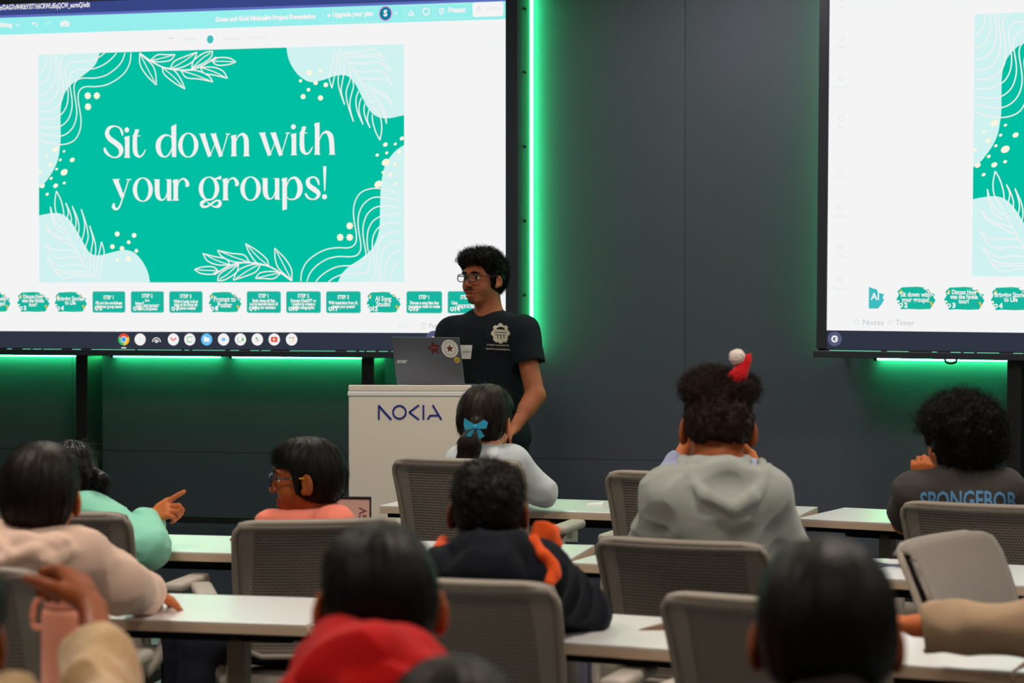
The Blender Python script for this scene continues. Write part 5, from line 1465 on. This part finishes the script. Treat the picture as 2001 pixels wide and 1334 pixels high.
for sx, lp, tl in ((-1, [(0, .004), (-.016, .014), (-.031, .024), (-.0335, .006), (-.029, -.010), (-.012, -.006), (0, -.005)], [(0, -.003), (-.012, -.007), (-.027, -.026), (-.013, -.031)]),
                   (1, [(0, .005), (.014, .013), (.024, .020), (.036, .012), (.031, -.006), (.013, -.006), (0, -.005)], [(0, -.003), (.012, -.006), (.026, -.028), (.011, -.036)])):
    ribbon(bw, lp, .004, .012); ribbon(bw, [(p[0] * .96, p[1] * .9) for p in lp], -.001, -.008); ribbon(bw, tl, .000, .003)
bw.box(tf(0, -.001, .004), (.013, .012, .014), np.stack([RT, FW, UP], 1), .004)
bw.build('hair_bow', mat('bow_satin', rgb(44, 170, 212), .38, spec=.5), root, False, o)

# --- child hidden behind the light hoodie
h = Head(P(1402, 840, 7.5), 0, 4, 0, .95)
root, o, f_ = person('child in lilac shirt hidden behind the boy in the light hoodie, chin on hands', h, P(1402, 905, 7.45), P(1345, 930, 7.4), P(1460, 930, 7.4), HZ(1400, 7.42),
    (P(1310, 935, 7.58), P(1344, 864, 7.66)), (P(1480, 942, 7.58), P(1466, 890, 7.66)), SK['warm'], clothmat('lilac_shirt', rgb(168, 176, 214)), sleeve=(.74, .60), w=.9, seed=8,
    hands=({'d': unit(P(1368, 834, 7.64) - P(1344, 864, 7.66)), 'back': -RT}, {'d': unit(P(1442, 862, 7.64) - P(1466, 890, 7.66)), 'back': RT}))
make_hair('short', h, root, o, HAIR, 9, 1200, .02)

# --- curly-haired boy
h = Head(P(1872, 864, 7.05), 24, 3, 0, 1.06)
TEE = clothmat('charcoal_tee', rgb(72, 68, 66))
root, o, f_ = person('curly-haired boy in a charcoal shirt with blue lettering across the back', h, P(1878, 932, 7.0), P(1788, 962, 6.95), P(1960, 958, 7.0), HZ(1885, 6.98),
    (P(1768, 1018, 7.22), P(1796, 960, 7.40)), (P(1978, 1018, 7.25), P(1862, 966, 7.46)), SK['tan'], TEE, sleeve=(.4, .4), w=1.05, seed=11, top_name='t_shirt', fold=.005,
    hands=({'d': unit(P(1800, 921, 7.40) - P(1796, 960, 7.40)), 'back': -FW - RT * .5, 'thumb': RT, 'curl': (55, 60, 62, 66)},
           {'d': unit(P(1800, 931, 7.38) - P(1862, 966, 7.46)), 'back': -FW + UP * .6, 'thumb': UP, 'curl': (45, 50, 55, 60)}))
make_hair('afro', h, root, o, HAIRC, 6, 4200, .036, .009, .010, 44)
tree = bvh(f_['top']); vs, fs = text_mesh('SPONGEBOB', 40, 'LEFT', .8)
wd = vs[:, 0].max() - vs[:, 0].min(); vs, fs = fine(vs, fs, 1)
pxs = [(1797 + p[0] * 188 / wd, 997 - p[1] * 1.25 - 4 * math.sin(p[0] / wd * math.pi)) for p in vs]
decal('back_lettering', tree, pxs, [list(reversed(f)) for f in fs], mat('print_blue', rgb(92, 150, 200), .8), root, o)

# --- boy in the light hoodie
ZO = .34
h = Head(P(1402, 838, 5.62), 2, 4, 2, 1.06)
HOOD = clothmat('light_grey_hoodie', rgb(166, 172, 168))
def hood(t, q):
    Z0 = 5.5
    t.path([P(1352, 905, 5.60), P(1362, 912, 5.50), P(1402, 920, 5.465), P(1440, 914, 5.49), P(1458, 900, 5.58)], [.020, .022, .024, .022, .020], .02)       # collar
    Rc = np.stack([RT, FW, UP], 1)
    t.ell(P(1424, 968, 5.455), (.094, .060, .098), Rc, .012)
    t.ell(P(1418, 938, 5.395), (.058, .030, .040), Rc @ Ry(.2), .02, 's')
    t.path([P(1337, 900, 5.58), P(1348, 935, 5.46), P(1380, 968, 5.405), P(1432, 990, 5.385), P(1470, 972, 5.40), P(1492, 935, 5.46), P(1486, 902, 5.57)], [.015, .018, .018, .018, .018, .018, .014], .007)
    t.path([P(1394, 985, 5.395), P(1398, 1015, 5.40), P(1412, 1038, 5.42)], .004, .006, 's')
root, o, f_ = person('boy in a light grey hoodie with a tiny Santa hat on his curls', h, P(1402, 908, 5.58), P(1304, 965, 5.5), P(1498, 965, 5.5), HZ(1405, 5.64, .56),
    (P(1262, 1090, 5.60), P(1330, 1094, 5.98)), (P(1545, 1090, 5.60), P(1480, 1096, 5.98)), SK['brown'], HOOD, w=1.10, seed=14, top_name='hoodie', top_extra=hood, fold=.008, tvox=.005, th=.012, neckr=.060, ear=1.14, torso_w=.92)
make_hair('curlytop', h, root, o, hairmat('brown_curls', rgb(68, 47, 40), .6), 7, 5600, .024, .006, .005, 70, lenfn=lambda q: np.where(q[:, 2] > .082, 1.0, .22))
ht = G(); tp = lambda x, y, z=5.57: P(x, y, z)
ht.cap(tp(1441, 738), tp(1461, 702), .026, .0095, .006, 'u', (FW, .8)); ht.cap(tp(1461, 704), tp(1466, 693), .010, .004, .006)
ht.cap(tp(1462, 697), tp(1450, 697), .006, .006, .005)
Vb, Fb = ht.mesh(.003, lambda Q: .0012 * vnoise(Q * 260, 3)); hat = np_mesh('santa_hat', Vb, Fb, clothmat('red_felt', rgb(214, 26, 34), .85), root, None, o)
pm = G(); pm.ell(tp(1440, 697), (.0205, .02, .0205)); Vb, Fb = pm.mesh(.0025, lambda Q: .003 * vnoise(Q * 220, 5)); np_mesh('pompom', Vb, Fb, clothmat('white_fluff', rgb(236, 222, 214), .95), hat, None, o)
B().tube([h(.080 * math.cos(a), .0, .055 + .060 * math.sin(a)) for a in np.linspace(.3, math.pi - .3, 17)], .003, 8).build('headband', M['black_matte'], hat, True, o)

ZO = 0.0
# --- girl in mint
h = Head(P(140, 936, 6.65), -8, 0, 0, .93)
MINT = clothmat('mint_jacket', rgb(136, 214, 188), .55)
root, o, f_ = person('girl in a puffy mint jacket at the left, one finger pointing right', h, P(138, 992, 6.62), P(60, 1012, 6.56), P(176, 1010, 6.56), HZ(112, 6.52),
    (P(120, 1070, 6.92), P(252, 1024, 6.92)), (P(286, 1072, 6.50), P(284, 1022, 6.70)), SK['warm'], MINT, w=.95, th=.016, seed=17, top_name='puffer_jacket', fold=.010, vox=.0045, sleeve=(1.0, .98), sleeve_r=1.12,
    hands=({'d': unit(P(292, 996, 6.86) - P(252, 1024, 6.92)), 'back': UP - FW * .6, 'curl': (8, 14, 22, 30), 'size': .92},
           {'d': unit(P(322, 996, 6.68) - P(282, 1022, 6.70)), 'back': -FW + UP * .4, 'thumb': UP * .3 - RT * .2 + FW * .4, 'curl': (4, 52, 60, 64), 'size': .92}))
make_hair('long', h, root, o, hairmat('dark_hair_sheen', rgb(34, 26, 26), .36), 12, 2600, .05, 0, .004, 50, lambda g: g.path([P(182, 925, 6.60), P(196, 938, 6.58), P(198, 958, 6.58)], [.018, .022, .014], .02), lift=.3)

# --- boy with glasses
h = Head(P(600, 937, 6.4), 90, 3, 0, .955)
CORAL = clothmat('coral_shirt', rgb(244, 136, 116))
root, o, f_ = person('boy in profile with blue glasses and coral shirt, looking left', h, P(624, 1010, 6.42), P(655, 1034, 6.30), P(596, 1030, 6.60), HZ(618, 6.42),
    (P(535, 1030, 6.36), P(566, 1046, 6.62)), (P(585, 1085, 6.85), P(520, 1062, 6.90)), SK['brown'], CORAL, w=.92, seed=21, top_name='shirt', vox=.0042, fold=.008, neckr=.052, mouth=.003, ear=1.08)
make_hair('fringe', h, root, o, HAIR, 14, 3600, .045, 0, .002, 50, lift=.2)
glasses(h, root, o, mat('blue_frame', rgb(24, 34, 70), .25), mat('gold_tip', rgb(196, 150, 40), .35), .024, .018, .8, .106, .004)

# --- boy in peach
ZO = .10
h = Head(P(80, 972, 4.85), -3, 0, 3, .97)
PEACH = clothmat('pale_peach_sweat', rgb(222, 190, 172))
root, o, f_ = person('boy in a pale peach sweatshirt at the left, right hand on the table', h, P(72, 1046, 4.82), P(-38, 1096, 4.76), P(142, 1092, 4.78), HZ(60, 4.80),
    (P(-95, 1168, 4.9), P(-30, 1180, 5.25)), (P(222, 1140, 4.86), P(282, 1160, 5.24)), SK['tan'], PEACH, seed=26, fold=.007, th=.018, sleeve_r=1.1, vox=.0045, neckr=.052,
    top_extra=lambda t, q: [t.path([P(0, 1040, 4.80), P(50, 1062, 4.72), P(105, 1060, 4.72), P(150, 1050, 4.80)], .024, .02), t.path([P(0, 1098, 4.690), P(70, 1078, 4.680), P(128, 1056, 4.71)], [.006, .013, .006], .03), t.path([P(52, 1118, 4.69), P(98, 1098, 4.680), P(140, 1078, 4.71)], [.006, .012, .006], .03)],
    hands=({}, {'d': unit(P(322, 1168, 5.36) - P(282, 1160, 5.24)), 'back': V(0, 0, 1), 'curl': (12, 14, 16, 20)}))
make_hair('straight', h, root, o, HAIRB, 16, 3600, .04, 0, .002, 50, lift=.2)

# --- boy in navy with orange trim
ZO = .20
h = Head(P(953, 1000, 4.75), 2, 3, 0, .93)
NAVY = clothmat('navy_jacket', rgb(13, 19, 28), .85); ORG_ = clothmat('orange_trim', rgb(226, 84, 22), .8)
def jk(t, q):
    t.path([P(888, 1085, 4.72), P(915, 1072, 4.64), P(955, 1070, 4.61), P(1000, 1072, 4.64), P(1028, 1085, 4.72)], [.028, .034, .036, .034, .028], .025)
    t.ell(P(955, 1120, 4.58), (.08, .035, .05), np.stack([RT, FW, UP], 1), .03)
root, o, f_ = person('boy in a dark navy jacket with orange trim, elbow on the table', h, P(955, 1078, 4.72), P(884, 1125, 4.66), P(1046, 1122, 4.68), HZ(930, 4.70),
    (P(822, 1205, 4.92), P(900, 1192, 5.18)), (P(1142, 1200, 4.92), P(1066, 1188, 5.20)), SK['deep'], NAVY, w=.98, th=.016, seed=29, top_name='jacket', ear=1.1, top_extra=jk, sleeve_r=1.12, fold=.009)
make_hair('short', h, root, o, HAIR, 18, 2400, .018, .004, .003, 90)
tr_ = G(); tr_.path([P(1014, 1062, 4.64), P(1040, 1058, 4.66), P(1062, 1084, 4.625), P(1079, 1108, 4.625), P(1082, 1122, 4.62), P(1074, 1140, 4.60)], [.010, .014, .012, .012, .012, .011], .012)
tr_.path([P(1038, 1066, 4.74), P(1062, 1042, 4.76), P(1086, 1034, 4.78)], [.016, .026, .008], .012, 'u', (FW, .5)); tr_.path([P(1066, 1060, 4.76), P(1080, 1062, 4.77), P(1086, 1040, 4.78)], [.012, .016, .006], .012, 'u', (FW, .5))
tr_.cap(P(1076, 1070, 4.77), P(1076, 1098, 4.72), .012, .010, .012)
Vb, Fb = tr_.mesh(.0035, folds(4, .003, 22)); np_mesh('orange_hood_lining', Vb, Fb, ORG_, root, None, o)
t2 = G(); t2.path([P(866, 1058, 4.72), P(862, 1076, 4.69), P(874, 1084, 4.66)], [.014, .018, .010], .01); Vb, Fb = t2.mesh(.0035); np_mesh('orange_collar_edge', Vb, Fb, ORG_, root, None, o)

# --- child in red hood
ZO = 0.0
h = Head(P(741, 1186, 3.1), 8, 2, 0, .955)
RED = clothmat('red_hoodie_cloth', rgb(214, 14, 16), .85)
def rh(t, q):
    t.path([P(612, 1300, 3.12), P(660, 1276, 2.98), P(730, 1272, 2.93), P(800, 1282, 2.98), P(838, 1310, 3.12)], [.03, .034, .034, .032, .026], .03)
    t.ell(P(720, 1320, 2.93), (.09, .045, .05), np.stack([RT, FW, UP], 1), .03)
    t.ell(P(745, 1305, 2.86), (.05, .02, .018), np.stack([RT, FW, UP], 1) @ Ry(-.5), .015, 's')
    t.path([P(585, 1330, 3.08), P(640, 1322, 2.93), P(690, 1345, 2.88), P(780, 1340, 2.88), P(850, 1320, 3.0)], .018, .012)
    t.cap(P(694, 1252, 2.955), P(706, 1240, 2.955), .018, .008, .012)
root, o, f_ = person('dark-haired child in a bright red hoodie in the foreground', h, P(735, 1290, 3.08), P(620, 1390, 3.0), P(850, 1390, 3.0), HZ(735, 2.9),
    (P(560, 1560, 3.1), P(640, 1560, 3.35)), (P(920, 1560, 3.1), P(840, 1560, 3.35)), SK['tan'], RED, seed=33, top_name='hoodie', top_extra=rh, ear=1.12, fold=.008, vox=.0055)
make_hair('short', h, root, o, HAIR, 20, 3600, .022, 0, .002, 50, lift=.4, rad=.0005)

# --- black-haired child at the right
h = Head(P(1614, 1246, 2.75), -5, 0, 0, .965)
root, o, f_ = person('black-haired child in the right foreground seen from behind', h, P(1612, 1395, 2.72), P(1490, 1475, 2.65), P(1735, 1475, 2.65), HZ(1610, 2.55),
    (P(1420, 1640, 2.75), P(1500, 1640, 3.0)), (P(1800, 1640, 2.75), P(1720, 1640, 3.0)), SK['tan'], clothmat('dark_sweatshirt', rgb(40, 36, 38)), seed=37, vox=.0055,
    top_extra=lambda t, q: t.path([P(1550, 1400, 2.72), P(1580, 1376, 2.64), P(1650, 1370, 2.64), P(1695, 1390, 2.72)], .020, .03), ear=1.16)
make_hair('straight', h, root, o, HAIR, 22, 3800, .025, 0, .0018, 50, lift=.25, rad=.0005)

# --- head at the bottom edge
h = Head(P(888, 1482, 2.6), 4, 0, 0, .93)
root, o, f_ = person('dark-haired child cut off by the bottom edge, only the crown showing', h, P(888, 1590, 2.58), P(770, 1660, 2.52), P(1010, 1660, 2.52), HZ(888, 2.45),
    (P(700, 1860, 2.6), P(790, 1860, 2.85)), (P(1070, 1860, 2.6), P(990, 1860, 2.85)), SK['tan'], clothmat('grey_sweatshirt', rgb(90, 90, 96)), seed=41, vox=.007, tvox=.008)
make_hair('straight', h, root, o, HAIRB, 24, 3000, .03, 0, .002, 50, lift=.25, rad=.0005)

# --- child at the left edge holding the bottle
h = Head(P(-118, 1250, 2.9), -6, 0, 0, .96)
FUZ = mat('fuzzy_fleece', rgb(216, 180, 134), .95, spec=.15, var=.18, vscale=60, bump=.8, bscale=160, sheen=.5)
wr = P(182, 1192, 3.54)
def cuff(t, q):
    t.path([P(208, 1345, 3.36), P(202, 1300, 3.41), P(198, 1272, 3.45)], [.048, .047, .040], .02)
root, o, f_ = person('child at the left edge in a fuzzy beige fleece, reaching for the pink bottle', h, P(-118, 1370, 2.88), P(-235, 1450, 2.82), P(-6, 1446, 2.86), HZ(-110, 2.75),
    (P(-330, 1600, 2.9), P(-240, 1600, 3.15)), (P(208, 1440, 3.26), wr), SK['brown'], FUZ, seed=45, vox=.0042, tvox=.006, sleeve=(1.0, .80), th=.020, top_name='fleece_jacket', top_extra=cuff, fold=.018,
    hands=({}, {'d': unit(P(140, 1120, 3.60) - wr), 'back': RT + UP * .3 - FW * .2, 'thumb': -FW - RT * .3, 'curl': (58, 62, 60, 64), 'size': 1.02, 'tcurl': 25}))
make_hair('straight', h, root, o, HAIR, 26, 2600, .03, 0, .002, 50, lift=.25, rad=.0005)

# --- child at the right edge, arm across the table
h = Head(P(2345, 985, 4.6), 20, 0, 0, .95)
root, o, f_ = person('child beyond the right edge, arm in a tan sleeve lying across the table', h, P(2342, 1060, 4.56), P(2240, 1120, 4.46), P(2440, 1120, 4.5), HZ(2345, 4.35),
    (P(2070, 1232, 4.42), P(1788, 1222, 4.56)), (P(2480, 1220, 4.6), P(2400, 1225, 4.9)), SK['tan'], clothmat('tan_sweatshirt', rgb(164, 138, 112)), seed=49, fold=.010, th=.016, sleeve_r=1.06, sleeve=(.93, 1),
    hands=({'d': unit(P(1715, 1210, 4.60) - P(1790, 1222, 4.56)), 'back': UP, 'curl': (15, 18, 20, 22)}, {}))
make_hair('short', h, root, o, HAIR, 28, 1500, .02)

# chairs of the fourth row stand below the picture
for key, lab, px, Z in (('red', 'chair under the child in the red hoodie', 735, 2.72), ('right', 'chair under the black-haired child in the right foreground', 1612, 2.38), ('mid', 'chair under the child at the bottom edge', 888, 2.28), ('left', 'chair under the child in the fuzzy fleece', -110, 2.57), ('far', 'chair under the child beyond the right edge', 2345, 4.14)):
    p_ = P(px, 575 + .57 * FPX / Z, Z)
    place_chair(key, lab, px, 575 + .59 * FPX / Z, Z, -2)
